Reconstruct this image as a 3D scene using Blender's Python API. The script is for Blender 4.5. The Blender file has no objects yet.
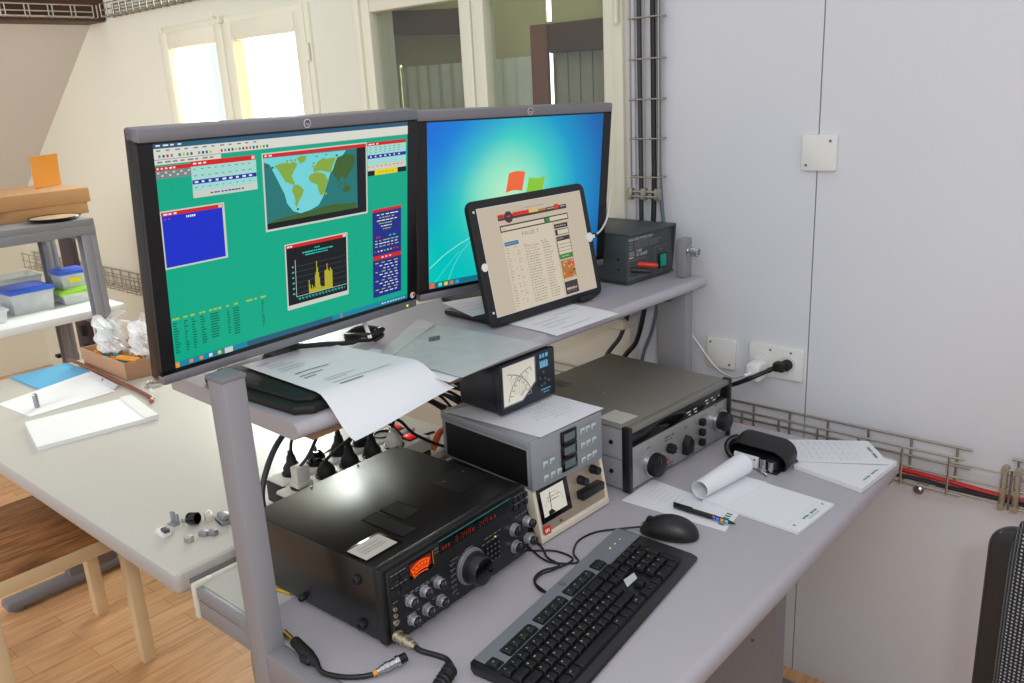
import bpy, bmesh, math, random
from mathutils import Vector as V, Matrix
random.seed(7)
SC = bpy.context.scene
COL = SC.collection
R = math.radians
PI = math.pi

# ------------------------------------------------------------------ materials
def lin(c):
    return tuple(((x/255)/12.92 if x/255 <= .04045 else ((x/255+.055)/1.055)**2.4) for x in c[:3]) + (1.,)
def mat(name, col, rough=.5, metal=0., var=.05, scale=40., bump=0., spec=.5, bscale=None, emit=None, estr=1.):
    m = bpy.data.materials.new(name); m.use_nodes = True
    nt = m.node_tree; N = nt.nodes; L = nt.links
    p = N['Principled BSDF']
    p.inputs['Roughness'].default_value = rough; p.inputs['Metallic'].default_value = metal
    p.inputs['Specular IOR Level'].default_value = spec
    c = lin(col)
    tc = N.new('ShaderNodeTexCoord'); no = N.new('ShaderNodeTexNoise')
    no.inputs['Scale'].default_value = scale; no.inputs['Detail'].default_value = 3
    L.new(tc.outputs['Object'], no.inputs['Vector'])
    mx = N.new('ShaderNodeMix'); mx.data_type = 'RGBA'
    mx.inputs[6].default_value = tuple(x*(1-var) for x in c[:3])+(1,)
    mx.inputs[7].default_value = tuple(min(1, x*(1+var)) for x in c[:3])+(1,)
    L.new(no.outputs['Fac'], mx.inputs[0]); L.new(mx.outputs[2], p.inputs['Base Color'])
    if bump:
        b = N.new('ShaderNodeBump'); b.inputs['Strength'].default_value = bump; b.inputs['Distance'].default_value = .002
        n2 = no
        if bscale:
            n2 = N.new('ShaderNodeTexNoise'); n2.inputs['Scale'].default_value = bscale; n2.inputs['Detail'].default_value = 4
            L.new(tc.outputs['Object'], n2.inputs['Vector'])
        L.new(n2.outputs['Fac'], b.inputs['Height']); L.new(b.outputs['Normal'], p.inputs['Normal'])
    if emit:
        p.inputs['Emission Color'].default_value = lin(emit); p.inputs['Emission Strength'].default_value = estr
    return m
def em(name, col, s=1.):
    return mat(name, (6, 6, 6), .3, var=.02, emit=col, estr=s, spec=.25)
def clear(name, col, amount, rough=.1, mixc=None):
    """thin see-through plastic or glass: transparent mixed with a glossy / diffuse surface"""
    m = bpy.data.materials.new(name); m.use_nodes = True
    nt = m.node_tree; N = nt.nodes; L = nt.links
    p = N['Principled BSDF']; out = N['Material Output']
    p.inputs['Base Color'].default_value = lin(mixc or col); p.inputs['Roughness'].default_value = rough
    no = N.new('ShaderNodeTexNoise'); no.inputs['Scale'].default_value = 25
    tc = N.new('ShaderNodeTexCoord'); L.new(tc.outputs['Object'], no.inputs['Vector'])
    mr = N.new('ShaderNodeMapRange'); mr.inputs['To Min'].default_value = amount*.85; mr.inputs['To Max'].default_value = min(1, amount*1.15)
    L.new(no.outputs['Fac'], mr.inputs['Value'])
    t = N.new('ShaderNodeBsdfTransparent'); t.inputs['Color'].default_value = lin(col)
    mx = N.new('ShaderNodeMixShader')
    L.new(mr.outputs['Result'], mx.inputs[0]); L.new(t.outputs[0], mx.inputs[1]); L.new(p.outputs[0], mx.inputs[2])
    L.new(mx.outputs[0], out.inputs['Surface'])
    return m

M = dict(
    panel=mat('white_wall_board', (218, 219, 224), .55, var=.015, scale=3, bump=.03, bscale=60),
    plaster=mat('cream_plaster', (224, 222, 207), .8, var=.03, scale=2.2, bump=.25, bscale=45),
    slope=mat('sloped_ceiling_plaster', (238, 232, 224), .85, var=.04, scale=2, bump=.2, bscale=40),
    ceil=mat('ceiling_paint', (225, 222, 212), .85, var=.02, scale=3),
    seam=mat('dark_seam', (70, 66, 64), .9),
    olive=mat('olive_plaster', (188, 184, 138), .8, var=.08, scale=4, bump=.2, bscale=30),
    post=mat('red_brown_timber', (118, 62, 34), .6, var=.25, scale=9, bump=.3, bscale=30),
    beam=mat('dark_brown_timber', (74, 40, 26), .6, var=.3, scale=9, bump=.3, bscale=30),
    board=mat('weathered_grey_boards', (150, 144, 134), .8, var=.16, scale=12),
    curtain=mat('pale_grey_net', (214, 216, 204), .9, var=.08, scale=20),
    frame=mat('cream_window_paint', (230, 227, 207), .4, var=.03, scale=8),
    reveal=mat('pale_window_reveal', (205, 205, 208), .5, var=.03),
    desk=mat('lavender_grey_laminate', (172, 168, 175), .38, var=.03, scale=160, bump=.03, bscale=300, spec=.4),
    deskedge=mat('grey_desk_edge', (150, 146, 154), .4, var=.03),
    table=mat('cream_laminate', (204, 201, 190), .3, var=.015, scale=60, spec=.5),
    tedge=mat('pale_grey_edge', (178, 174, 170), .45, var=.03),
    gmetal=mat('grey_painted_steel', (138, 137, 142), .45, var=.03, scale=120),
    gmetal2=mat('mid_grey_painted_steel', (120, 119, 124), .5, var=.04, scale=60),
    dmetal=mat('dark_grey_steel', (78, 78, 82), .5, var=.05),
    duct=mat('beige_grey_duct', (186, 185, 176), .55, var=.05, scale=30),
    ductcap=mat('pale_duct_cap', (214, 212, 196), .5),
    batten=mat('brown_chipboard', (150, 118, 84), .7, var=.2, scale=70),
    black=mat('black_plastic', (18, 18, 20), .42, var=.1, scale=90, bump=.05, bscale=400),
    black2=mat('satin_black_plastic', (26, 27, 30), .35, var=.1, scale=60),
    gloss=mat('gloss_black_plastic', (10, 10, 12), .12, var=.05),
    rubber=mat('black_rubber', (16, 16, 17), .6, var=.1),
    trx=mat('black_enamel_sheet', (17, 17, 18), .33, var=.08, scale=120, bump=.04, bscale=500, spec=.6),
    trxf=mat('charcoal_front_panel', (18, 19, 21), .45, var=.08, scale=80),
    silver=mat('silver_plastic', (130, 129, 135), .36, metal=.4, var=.03, scale=100),
    knobsil=mat('satin_silver_knob', (178, 178, 184), .3, metal=.6, var=.03),
    chrome=mat('bright_metal', (205, 205, 208), .22, metal=1., var=.03),
    steel=mat('zinc_wire', (168, 164, 152), .35, metal=.8, var=.06, scale=200),
    brass=mat('nickel_connector', (196, 186, 162), .3, metal=.9, var=.05),
    gold=mat('gold_plug', (208, 176, 92), .28, metal=.9, var=.05),
    kbsil=mat('silver_grey_keyboard_panel', (118, 122, 128), .45, metal=.2, var=.03),
    key=mat('black_keycap', (20, 20, 22), .5, var=.08, spec=.4),
    legend=mat('white_legend_print', (215, 215, 215), .6),
    grprint=mat('grey_print', (120, 122, 128), .6),
    dkprint=mat('dark_print', (70, 72, 82), .7),
    blprint=mat('blue_ink', (118, 122, 170), .7),
    paper=mat('white_paper', (226, 227, 232), .75, var=.012, scale=20),
    paper2=mat('bright_paper', (240, 240, 240), .7, var=.012, scale=20),
    faintline=mat('faint_grey_green_rule', (206, 212, 208), .7),
    faintprint=mat('faint_grey_print', (186, 188, 194), .7),
    fainterblue=mat('faint_blue_ink', (150, 156, 196), .7),
    green=mat('green_print', (62, 140, 108), .7),
    psu=mat('dark_green_grey_enamel', (62, 68, 68), .5, var=.06, scale=90, bump=.05, bscale=300),
    psuf=mat('charcoal_label_face', (68, 71, 74), .5, var=.05),
    red=mat('red_plastic', (214, 38, 26), .35, var=.06),
    sgreen=mat('green_rocker', (0, 130, 112), .3, var=.06, emit=(0, 110, 90), estr=.35),
    rcvtop=mat('grey_olive_enamel', (124, 121, 113), .42, metal=.15, var=.04, scale=60),
    rcvside=mat('pale_grey_enamel', (150, 150, 156), .45, var=.04),
    rcvf=mat('satin_aluminium', (168, 167, 166), .35, metal=.5, var=.03),
    tun=mat('light_grey_enamel', (146, 149, 154), .45, metal=.1, var=.03),
    mint=mat('pale_mint_button', (188, 208, 196), .5, var=.04),
    lcd=mat('grey_green_lcd', (92, 108, 104), .3, var=.05),
    cream=mat('cream_enamel', (222, 212, 192), .4, var=.03),
    bezelw=mat('champagne_panel', (176, 160, 140), .35, metal=.45, var=.03),
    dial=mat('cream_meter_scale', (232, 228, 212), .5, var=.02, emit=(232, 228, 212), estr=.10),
    navy=mat('blue_black_panel', (24, 30, 42), .35, var=.05),
    cyan=em('cyan_print', (112, 176, 215), .8),
    orange=em('orange_meter_glow', (255, 92, 22), 1.0),
    orangedim=em('dim_orange_digits', (140, 34, 18), .62),
    teal=mat('teal_glass_edge', (40, 130, 124), .3, var=.05),
    led=em('yellow_green_led', (196, 240, 60), 1.2),
    tabback=mat('black_tablet_case', (20, 20, 22), .5, var=.1, bump=.05, bscale=300),
    tscr=em('tablet_beige_screen', (190, 177, 158)),
    tpage=em('tablet_page_beige', (203, 191, 170)),
    tdark=em('tablet_dark_block', (62, 54, 56)),
    tline=em('tablet_grey_text', (130, 122, 112)),
    tred=em('tablet_red', (214, 52, 36)),
    tgreen=em('tablet_green', (54, 130, 56)),
    tblue=em('tablet_blue', (56, 112, 158)),
    tamber=em('tablet_amber', (176, 110, 52)),
    tyel=em('tablet_yellow', (214, 180, 92)),
    tteal=em('tablet_teal_text', (96, 140, 140)),
    wht=mat('white_plastic', (236, 236, 234), .35, var=.02),
    cable=mat('black_cable', (20, 20, 21), .45, var=.08),
    gcable=mat('grey_blue_cable', (92, 106, 118), .45, var=.06),
    dgcable=mat('dark_grey_cable', (58, 60, 62), .45, var=.06),
    rcable=mat('red_cable', (186, 24, 24), .4, var=.06),
    wcable=mat('white_cable', (222, 221, 216), .4, var=.03),
    ycable=mat('yellow_cable', (220, 178, 30), .4, var=.04),
    ocable=mat('orange_ring_plastic', (222, 150, 40), .4, var=.05),
    plate=mat('white_socket_plate', (226, 225, 220), .35, var=.015),
    screw=mat('dull_screw', (120, 112, 104), .4, metal=.7),
    strip=mat('white_power_strip', (224, 222, 212), .4, var=.03),
    redsw=mat('lit_red_rocker', (200, 20, 20), .3, var=.05, emit=(235, 30, 24), estr=.5),
    wood=mat('pale_birch', (228, 206, 166), .5, var=.1, scale=14),
    woodend=mat('pale_wood_side', (214, 190, 150), .55, var=.08, scale=14),
    card=mat('brown_cardboard', (184, 138, 94), .8, var=.06, scale=12),
    card2=mat('tan_cardboard', (176, 136, 106), .8, var=.06, scale=12),
    env=mat('orange_envelope', (216, 142, 52), .75, var=.08, scale=14),
    bfold=mat('light_blue_folder', (98, 180, 220), .4, var=.04, scale=8),
    blid=mat('blue_lid', (56, 98, 210), .35, var=.06, emit=None),
    glid=mat('lime_green_lid', (150, 205, 70), .4, var=.05),
    yel=mat('yellow_sticker', (246, 224, 20), .6),
    clearbox=clear('clear_box_plastic', (250, 251, 252), .42, .2, (240, 244, 246)),
    bag=clear('clear_bag_film', (252, 252, 252), .42, .22, (244, 246, 248)),
    folder=clear('frosted_grey_folder', (228, 230, 230), .8, .45, (206, 209, 209)),
    glass=clear('window_glass', (246, 250, 248), .07, .02, (200, 204, 204)),
    scrglass=mat('screen_bezel_black', (14, 14, 17), .3, var=.05),
    parts=mat('grey_plastic_bits', (150, 152, 156), .4, metal=.2, var=.2, scale=200),
    shelfwhite=mat('white_shelf_board', (240, 240, 238), .4, var=.01),
    spec=mat('small_coloured_parts', (180, 120, 60), .5, var=.4, scale=120),
    cyanp=mat('cyan_plastic', (60, 160, 190), .4),
    amber=mat('amber_plastic', (232, 150, 30), .4),
    purple=mat('dark_purple_rack', (74, 62, 70), .6, var=.1),
)

def floor_mat():
    m = bpy.data.materials.new('laminate_planks'); m.use_nodes = True
    nt = m.node_tree; N = nt.nodes; L = nt.links; p = N['Principled BSDF']
    tc = N.new('ShaderNodeTexCoord'); mp = N.new('ShaderNodeMapping'); mp.inputs['Rotation'].default_value = (0, 0, PI/2)
    L.new(tc.outputs['Object'], mp.inputs['Vector'])
    br = N.new('ShaderNodeTexBrick')
    br.inputs['Color1'].default_value = lin((238, 192, 146)); br.inputs['Color2'].default_value = lin((226, 176, 128))
    br.inputs['Mortar'].default_value = lin((196, 146, 100)); br.inputs['Scale'].default_value = 1
    br.inputs['Mortar Size'].default_value = .0012; br.inputs['Brick Width'].default_value = .42; br.inputs['Row Height'].default_value = .066
    br.offset = .37
    L.new(mp.outputs[0], br.inputs['Vector'])
    mp2 = N.new('ShaderNodeMapping'); mp2.inputs['Scale'].default_value = (30, 2.2, 1); L.new(tc.outputs['Object'], mp2.inputs['Vector'])
    no = N.new('ShaderNodeTexNoise'); no.inputs['Scale'].default_value = 2.5; no.inputs['Detail'].default_value = 5
    L.new(mp2.outputs[0], no.inputs['Vector'])
    mx = N.new('ShaderNodeMix'); mx.data_type = 'RGBA'; mx.blend_type = 'MULTIPLY'
    cr = N.new('ShaderNodeValToRGB'); cr.color_ramp.elements[0].position = .3; cr.color_ramp.elements[0].color = lin((228, 218, 206)); cr.color_ramp.elements[1].position = .65; cr.color_ramp.elements[1].color = (1, 1, 1, 1)
    L.new(no.outputs['Fac'], cr.inputs[0]); mx.inputs[0].default_value = 1
    L.new(br.outputs['Color'], mx.inputs[6]); L.new(cr.outputs[0], mx.inputs[7]); L.new(mx.outputs[2], p.inputs['Base Color'])
    p.inputs['Roughness'].default_value = .38
    return m
M['floor'] = floor_mat(); M['palewood'] = mat('pale_shutter_wood', (240, 232, 218), .7, var=.05, scale=9)  # palewood: one even pale tone for the shutter
def seatwood():
    m = mat('brown_seat_plank', (140, 90, 50), .5, var=.1); nt = m.node_tree; N = nt.nodes; L = nt.links
    tc = N.new('ShaderNodeTexCoord'); mp = N.new('ShaderNodeMapping'); mp.inputs['Scale'].default_value = (60, 6, 6)
    L.new(tc.outputs['Object'], mp.inputs[0]); no = N.new('ShaderNodeTexNoise'); no.inputs['Scale'].default_value = 2; no.inputs['Detail'].default_value = 6
    L.new(mp.outputs[0], no.inputs[0]); cr = N.new('ShaderNodeValToRGB')
    cr.color_ramp.elements[0].color = lin((112, 74, 44)); cr.color_ramp.elements[1].color = lin((176, 122, 72))
    cr.color_ramp.elements[0].position = .35; cr.color_ramp.elements[1].position = .7
    L.new(no.outputs['Fac'], cr.inputs[0]); L.new(cr.outputs[0], N['Principled BSDF'].inputs['Base Color'])
    return m
M['seatwood'] = seatwood()
def fabric():
    m = mat('black_fabric_white_dots', (20, 20, 26), .85, var=.1); nt = m.node_tree; N = nt.nodes; L = nt.links
    tc = N.new('ShaderNodeTexCoord'); vo = N.new('ShaderNodeTexVoronoi'); vo.voronoi_dimensions = '2D'
    sx = N.new('ShaderNodeSeparateXYZ'); cx = N.new('ShaderNodeCombineXYZ')
    L.new(tc.outputs['Object'], sx.inputs[0]); L.new(sx.outputs['X'], cx.inputs['X']); L.new(sx.outputs['Z'], cx.inputs['Y'])
    L.new(cx.outputs[0], vo.inputs['Vector']); vo.inputs['Scale'].default_value = 195; vo.inputs['Randomness'].default_value = 0
    lt = N.new('ShaderNodeMath'); lt.operation = 'LESS_THAN'; lt.inputs[1].default_value = .27; L.new(vo.outputs['Distance'], lt.inputs[0])
    mx = N.new('ShaderNodeMix'); mx.data_type = 'RGBA'; mx.inputs[6].default_value = lin((20, 20, 28)); mx.inputs[7].default_value = lin((150, 152, 156))
    L.new(lt.outputs[0], mx.inputs[0]); L.new(mx.outputs[2], N['Principled BSDF'].inputs['Base Color'])
    return m
M['fabric'] = fabric()
def wallpaper(gx, gz):
    """the blue desktop picture shown on the right monitor: a glow fading to blue"""
    m = bpy.data.materials.new('blue_glow_desktop'); m.use_nodes = True
    nt = m.node_tree; N = nt.nodes; L = nt.links; p = N['Principled BSDF']
    p.inputs['Base Color'].default_value = lin((6, 6, 6)); p.inputs['Roughness'].default_value = .3; p.inputs['Specular IOR Level'].default_value = .25
    tc = N.new('ShaderNodeTexCoord'); mp = N.new('ShaderNodeMapping'); mp.inputs['Location'].default_value = (-gx, 0, -gz)
    L.new(tc.outputs['Object'], mp.inputs[0])
    sp = N.new('ShaderNodeSeparateXYZ'); L.new(mp.outputs[0], sp.inputs[0])
    cb = N.new('ShaderNodeCombineXYZ'); L.new(sp.outputs['X'], cb.inputs['X']); L.new(sp.outputs['Z'], cb.inputs['Z'])
    ln = N.new('ShaderNodeVectorMath'); ln.operation = 'LENGTH'; L.new(cb.outputs[0], ln.inputs[0])
    cr = N.new('ShaderNodeValToRGB'); e = cr.color_ramp.elements
    e[0].position = 0; e[0].color = lin((190, 238, 196)); e[1].position = 1; e[1].color = lin((24, 74, 112))
    for q, c in ((.18, (150, 228, 196)), (.36, (62, 204, 194)), (.56, (16, 150, 200)), (.78, (22, 104, 176))):
        x = e.new(q); x.color = lin(c)
    mr = N.new('ShaderNodeMapRange'); mr.inputs['From Max'].default_value = .36; L.new(ln.outputs['Value'], mr.inputs['Value'])
    L.new(mr.outputs['Result'], cr.inputs[0])
    # lower left turns to turquoise, upper left to a stronger blue
    ad = N.new('ShaderNodeMath'); ad.operation = 'ADD'; L.new(sp.outputs['X'], ad.inputs[0]); L.new(sp.outputs['Z'], ad.inputs[1])
    m2 = N.new('ShaderNodeMapRange'); m2.inputs['From Min'].default_value = -.06; m2.inputs['From Max'].default_value = -.3
    L.new(ad.outputs[0], m2.inputs['Value'])
    mx = N.new('ShaderNodeMix'); mx.data_type = 'RGBA'; mx.inputs[7].default_value = lin((0, 196, 186))
    L.new(m2.outputs['Result'], mx.inputs[0]); L.new(cr.outputs[0], mx.inputs[6])
    sb = N.new('ShaderNodeMath'); sb.operation = 'SUBTRACT'; L.new(sp.outputs['Z'], sb.inputs[0]); L.new(sp.outputs['X'], sb.inputs[1])
    m3 = N.new('ShaderNodeMapRange'); m3.inputs['From Min'].default_value = .12; m3.inputs['From Max'].default_value = .42
    L.new(sb.outputs[0], m3.inputs['Value'])
    mx2 = N.new('ShaderNodeMix'); mx2.data_type = 'RGBA'; mx2.inputs[7].default_value = lin((24, 104, 222))
    L.new(m3.outputs['Result'], mx2.inputs[0]); L.new(mx.outputs[2], mx2.inputs[6])
    L.new(mx2.outputs[2], p.inputs['Emission Color']); p.inputs['Emission Strength'].default_value = 1
    return m

# ------------------------------------------------------------------ mesh builder
def spline(pts, n=8):
    P = [V(p) for p in pts]
    if len(P) < 3: return P
    out = []
    for i in range(len(P)-1):
        a, b = P[i], P[i+1]; p0 = P[i-1] if i else a*2-b; p3 = P[i+2] if i+2 < len(P) else b*2-a
        for k in range(n):
            t = k/n
            out.append(.5*((2*a)+(b-p0)*t+(2*p0-5*a+4*b-p3)*t*t+(3*a-p0-3*b+p3)*t**3))
    out.append(P[-1]); return out
class B:
    def __init__(s): s.bm = bmesh.new(); s.M = Matrix()
    def add(s, t, mi=0, mx=None):
        for f in t.faces: f.material_index = mi
        t.transform(s.M @ mx if mx else s.M)
        me = bpy.data.meshes.new('t'); t.to_mesh(me); t.free(); s.bm.from_mesh(me); bpy.data.meshes.remove(me); return s
    def box(s, x0, x1, y0, y1, z0, z1, bev=0, mi=0, seg=2, mx=None):
        t = bmesh.new(); bmesh.ops.create_cube(t, size=1)
        for v in t.verts: v.co = V(((x0+x1)/2+v.co.x*(x1-x0), (y0+y1)/2+v.co.y*(y1-y0), (z0+z1)/2+v.co.z*(z1-z0)))
        if bev: bmesh.ops.bevel(t, geom=t.edges[:], offset=min(bev, .49*min(abs(x1-x0), abs(y1-y0), abs(z1-z0))), segments=seg, affect='EDGES', profile=.5)
        return s.add(t, mi, mx)
    def cyl(s, p, q, r, r2=None, n=20, mi=0):
        p, q = V(p), V(q); d = q-p; t = bmesh.new()
        bmesh.ops.create_cone(t, cap_ends=True, segments=n, radius1=r, radius2=r if r2 is None else r2, depth=d.length)
        return s.add(t, mi, Matrix.Translation((p+q)/2) @ d.to_track_quat('Z', 'Y').to_matrix().to_4x4())
    def lathe(s, o, ax, prof, n=24, mi=0):
        t = bmesh.new(); q = V(ax).to_track_quat('Z', 'Y').to_matrix().to_4x4(); rings = []
        for h, r in prof:
            rings.append([t.verts.new((max(r, 1e-5)*math.cos(2*PI*k/n), max(r, 1e-5)*math.sin(2*PI*k/n), h)) for k in range(n)])
        for a, b in zip(rings, rings[1:]):
            for k in range(n): t.faces.new((a[k], a[(k+1) % n], b[(k+1) % n], b[k]))
        t.faces.new(rings[0][::-1]); t.faces.new(rings[-1])
        return s.add(t, mi, Matrix.Translation(V(o)) @ q)
    def tube(s, pts, r, n=8, mi=0, sm=8, closed=False):
        P = spline(pts, sm) if sm else [V(p) for p in pts]
        t = bmesh.new(); rings = []; up = None
        for i, p in enumerate(P):
            d = (P[min(i+1, len(P)-1)]-P[max(i-1, 0)])
            if d.length < 1e-9: d = V((0, 0, 1))
            d.normalize()
            if up is None: up = d.orthogonal().normalized()
            else: up = (up-d*up.dot(d)); up = up.normalized() if up.length > 1e-6 else d.orthogonal().normalized()
            sd = d.cross(up)
            rr = r(i/(len(P)-1)) if callable(r) else r
            rings.append([t.verts.new(p+rr*(math.cos(2*PI*k/n)*up+math.sin(2*PI*k/n)*sd)) for k in range(n)])
        for a, b in zip(rings, rings[1:]):
            for k in range(n): t.faces.new((a[k], a[(k+1) % n], b[(k+1) % n], b[k]))
        t.faces.new(rings[0][::-1]); t.faces.new(rings[-1])
        return s.add(t, mi)
    def prism(s, pts, h, mx=None, mi=0, bev=0):
        """2D outline in local xy, extruded along +z by h"""
        t = bmesh.new(); vs = [t.verts.new((x, y, 0)) for x, y in pts]; f = t.faces.new(vs)
        r = bmesh.ops.extrude_face_region(t, geom=[f])
        bmesh.ops.translate(t, vec=(0, 0, h), verts=[v for v in r['geom'] if isinstance(v, bmesh.types.BMVert)])
        bmesh.ops.recalc_face_normals(t, faces=t.faces[:])
        if bev: bmesh.ops.bevel(t, geom=[e for e in t.edges if abs(e.verts[0].co.z-e.verts[1].co.z) < 1e-6], offset=bev, segments=2, affect='EDGES', profile=.5)
        return s.add(t, mi, mx)
    def quad(s, *p, mi=0):
        t = bmesh.new(); t.faces.new([t.verts.new(V(q)) for q in p]); return s.add(t, mi)
    def sheet(s, f, nu=1, nv=1, th=0, mi=0):
        t = bmesh.new()
        g = [[t.verts.new(f(i/nu, j/nv)) for i in range(nu+1)] for j in range(nv+1)]
        for j in range(nv):
            for i in range(nu): t.faces.new((g[j][i], g[j+1][i], g[j+1][i+1], g[j][i+1]))
        if th:
            bmesh.ops.recalc_face_normals(t, faces=t.faces[:])
            bmesh.ops.solidify(t, geom=t.faces[:], thickness=th)
        return s.add(t, mi)
    def mark(s, f, u0, u1, v0, v1, mi=0, off=.0006, nu=1, nv=1):
        n = (f(.5, .45)-f(.5, .55)).cross(f(.55, .5)-f(.45, .5)); n = -n.normalized()
        if getattr(f, 'flip', 0): n = -n
        return s.sheet(lambda u, v: f(u0+(u1-u0)*u, v0+(v1-v0)*v)+n*off, nu, nv, 0, mi)
    def poly(s, f, uv, mi=0, off=.0006):
        n = -(f(.5, .45)-f(.5, .55)).cross(f(.55, .5)-f(.45, .5)).normalized()
        if getattr(f, 'flip', 0): n = -n
        t = bmesh.new(); t.faces.new([t.verts.new(f(u, v)+n*off) for u, v in uv]); bmesh.ops.triangulate(t, faces=t.faces[:]); return s.add(t, mi)
    def text(s, txt, size, o, xa, ya, mi=0, th=0, align='LEFT', sx=1.):
        c = bpy.data.curves.new('t', 'FONT'); c.body = txt; c.size = size; c.align_x = align; c.resolution_u = 2; c.extrude = th
        ob = bpy.data.objects.new('t', c); me = bpy.data.meshes.new_from_object(ob)
        t = bmesh.new(); t.from_mesh(me); bpy.data.objects.remove(ob); bpy.data.curves.remove(c); bpy.data.meshes.remove(me)
        xa = V(xa).normalized(); ya = V(ya); ya = (ya-xa*ya.dot(xa)).normalized(); za = xa.cross(ya)
        mx = Matrix((xa*sx, ya, za)).transposed().to_4x4(); mx.translation = V(o)
        return s.add(t, mi, mx)
    def ftext(s, f, txt, u, v, size, mi=0, off=.0008, align='LEFT', sx=1.):
        n = -(f(.5, .45)-f(.5, .55)).cross(f(.55, .5)-f(.45, .5)).normalized()
        if getattr(f, 'flip', 0): n = -n
        return s.text(txt, size, f(u, v)+n*off, f(u+.02, v)-f(u, v), f(u, v-.02)-f(u, v), mi, 0, align, sx)
    def build(s, name, mats, parent=None, world=False, sharp=38):
        bmesh.ops.recalc_face_normals(s.bm, faces=[f for f in s.bm.faces if len(s.bm.faces) < 0])
        me = bpy.data.meshes.new(name)
        base = None
        if parent is None:
            xs = [v.co for v in s.bm.verts]; lo = V([min(c[i] for c in xs) for i in range(3)]); hi = V([max(c[i] for c in xs) for i in range(3)])
            base = V(((lo.x+hi.x)/2, (lo.y+hi.y)/2, lo.z)); s.bm.transform(Matrix.Translation(-base))
        elif world:
            root = parent
            mw = Matrix()
            while root: mw = root.matrix_basis @ mw; root = root.parent
            s.bm.transform(mw.inverted())
        s.bm.to_mesh(me); s.bm.free()
        for m in (mats if isinstance(mats, (list, tuple)) else [mats]): me.materials.append(M[m] if isinstance(m, str) else m)
        me.shade_smooth(); me.set_sharp_from_angle(angle=R(sharp))
        o = bpy.data.objects.new(name, me); COL.objects.link(o)
        if parent: o.parent = parent
        else: o.location = base
        return o
def tag(o, label=None, cat=None, group=None, kind=None):
    if label: o['label'] = label
    if cat: o['category'] = cat
    if group: o['group'] = group
    if kind: o['kind'] = kind
    return o
def thing(name, label, cat, loc=(0, 0, 0), rz=0, group=None):
    o = bpy.data.objects.new(name, None); COL.objects.link(o); o.empty_display_size = .05
    o.location = loc; o.rotation_euler = (0, 0, R(rz))
    o.matrix_basis = Matrix.Translation(V(loc)) @ Matrix.Rotation(R(rz), 4, 'Z')
    return tag(o, label, cat, group)
def struct(o): o['kind'] = 'structure'; return o
def copy_thing(o, loc, rz, label):
    c = o.copy(); COL.objects.link(c); c.location = loc; c.rotation_euler = (0, 0, R(rz)); c['label'] = label
    for ch in o.children:
        d = ch.copy(); COL.objects.link(d); d.parent = c
        for g in ch.children:
            e = g.copy(); COL.objects.link(e); e.parent = d
    return c
def part(b, name, mats, parent, world=False, label=None):
    o = b.build(name, mats, parent, world)
    if label: o['label'] = label
    return o
def merge(o, b, mats):
    """print or inlay that belongs to the surface of part o"""
    bm = bmesh.new(); bm.from_mesh(o.data); off = len(o.data.materials)
    for f in b.bm.faces: f.material_index += off; f.smooth = True
    me = bpy.data.meshes.new('t'); b.bm.to_mesh(me); b.bm.free(); bm.from_mesh(me); bpy.data.meshes.remove(me)
    bm.to_mesh(o.data); bm.free()
    for m in (mats if isinstance(mats, (list, tuple)) else [mats]): o.data.materials.append(M[m] if isinstance(m, str) else m)
    o.data.set_sharp_from_angle(angle=R(38)); return o
def plane_f(o, xa, ya):
    o, xa, ya = V(o), V(xa), V(ya)
    return lambda u, v: o+xa*u+ya*v      # u right, v down
def bil(a, b, c, d, zf=None):
    """corners: a(0,0) b(1,0) c(1,1) d(0,1)"""
    a, b, c, d = V(a), V(b), V(c), V(d)
    def f(u, v):
        p = a*(1-u)*(1-v)+b*u*(1-v)+c*u*v+d*(1-u)*v
        if zf: p.z += zf(u, v, p)
        return p
    return f
def ring_rect(w, h, r, n=5):
    out = []
    for cx, cy, a0 in ((w/2-r, h/2-r, 0), (-w/2+r, h/2-r, 90), (-w/2+r, -h/2+r, 180), (w/2-r, -h/2+r, 270)):
        for k in range(n+1):
            a = R(a0+90*k/n); out.append((cx+r*math.cos(a), cy+r*math.sin(a)))
    return out
MXZ = Matrix.Rotation(R(90), 4, 'X')      # local xy -> xz plane, extrusion towards -y
YW = 1.90                                   # room face of the long wall
SZ = 1.062                                  # raised shelf top
DZ = .72                                    # desk top height

# ------------------------------------------------------------------ the room
b = B(); b.box(-6.2, 2.4, -2.2, 3.4, -.05, 0); struct(b.build('floor', 'floor'))
def holed(b, x0, x1, z0, z1, holes, y0, y1, mi=0):
    xs = sorted({x0, x1, *[h[0] for h in holes], *[h[1] for h in holes]}); zs = sorted({z0, z1, *[h[2] for h in holes], *[h[3] for h in holes]})
    for i in range(len(xs)-1):
        run = None
        for j in range(len(zs)-1):
            cx, cz = (xs[i]+xs[i+1])/2, (zs[j]+zs[j+1])/2
            if any(h[0] < cx < h[1] and h[2] < cz < h[3] for h in holes):
                if run is not None: b.box(xs[i], xs[i+1], y0, y1, run, zs[j]); run = None
            elif run is None: run = zs[j]
        if run is not None: b.box(xs[i], xs[i+1], y0, y1, run, zs[-1])
W1 = (-3.60, -2.55, .92, 1.845); W2 = (-2.315, -1.27, .92, 1.86)
b = B(); holed(b, -6.2, -1.245, 0, 2.5, [W1, W2], YW, YW+.16); struct(b.build('wall_back', 'plaster'))
b = B(); b.box(-1.245, -.7635, YW, YW+.16, 0, 2.5); b.box(-.7605, 2.4, YW, YW+.16, 0, 2.5)
b.box(-.7635, -.7605, YW+.012, YW+.16, 0, 2.5, mi=1); struct(b.build('wall_right', ['panel', 'seam']))
# narrow plaster corner strip beside the window
b = B(); b.box(-1.262, -1.238, YW-.008, YW, .4, 2.5, .002); struct(b.build('trim_1', 'reveal'))
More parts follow.
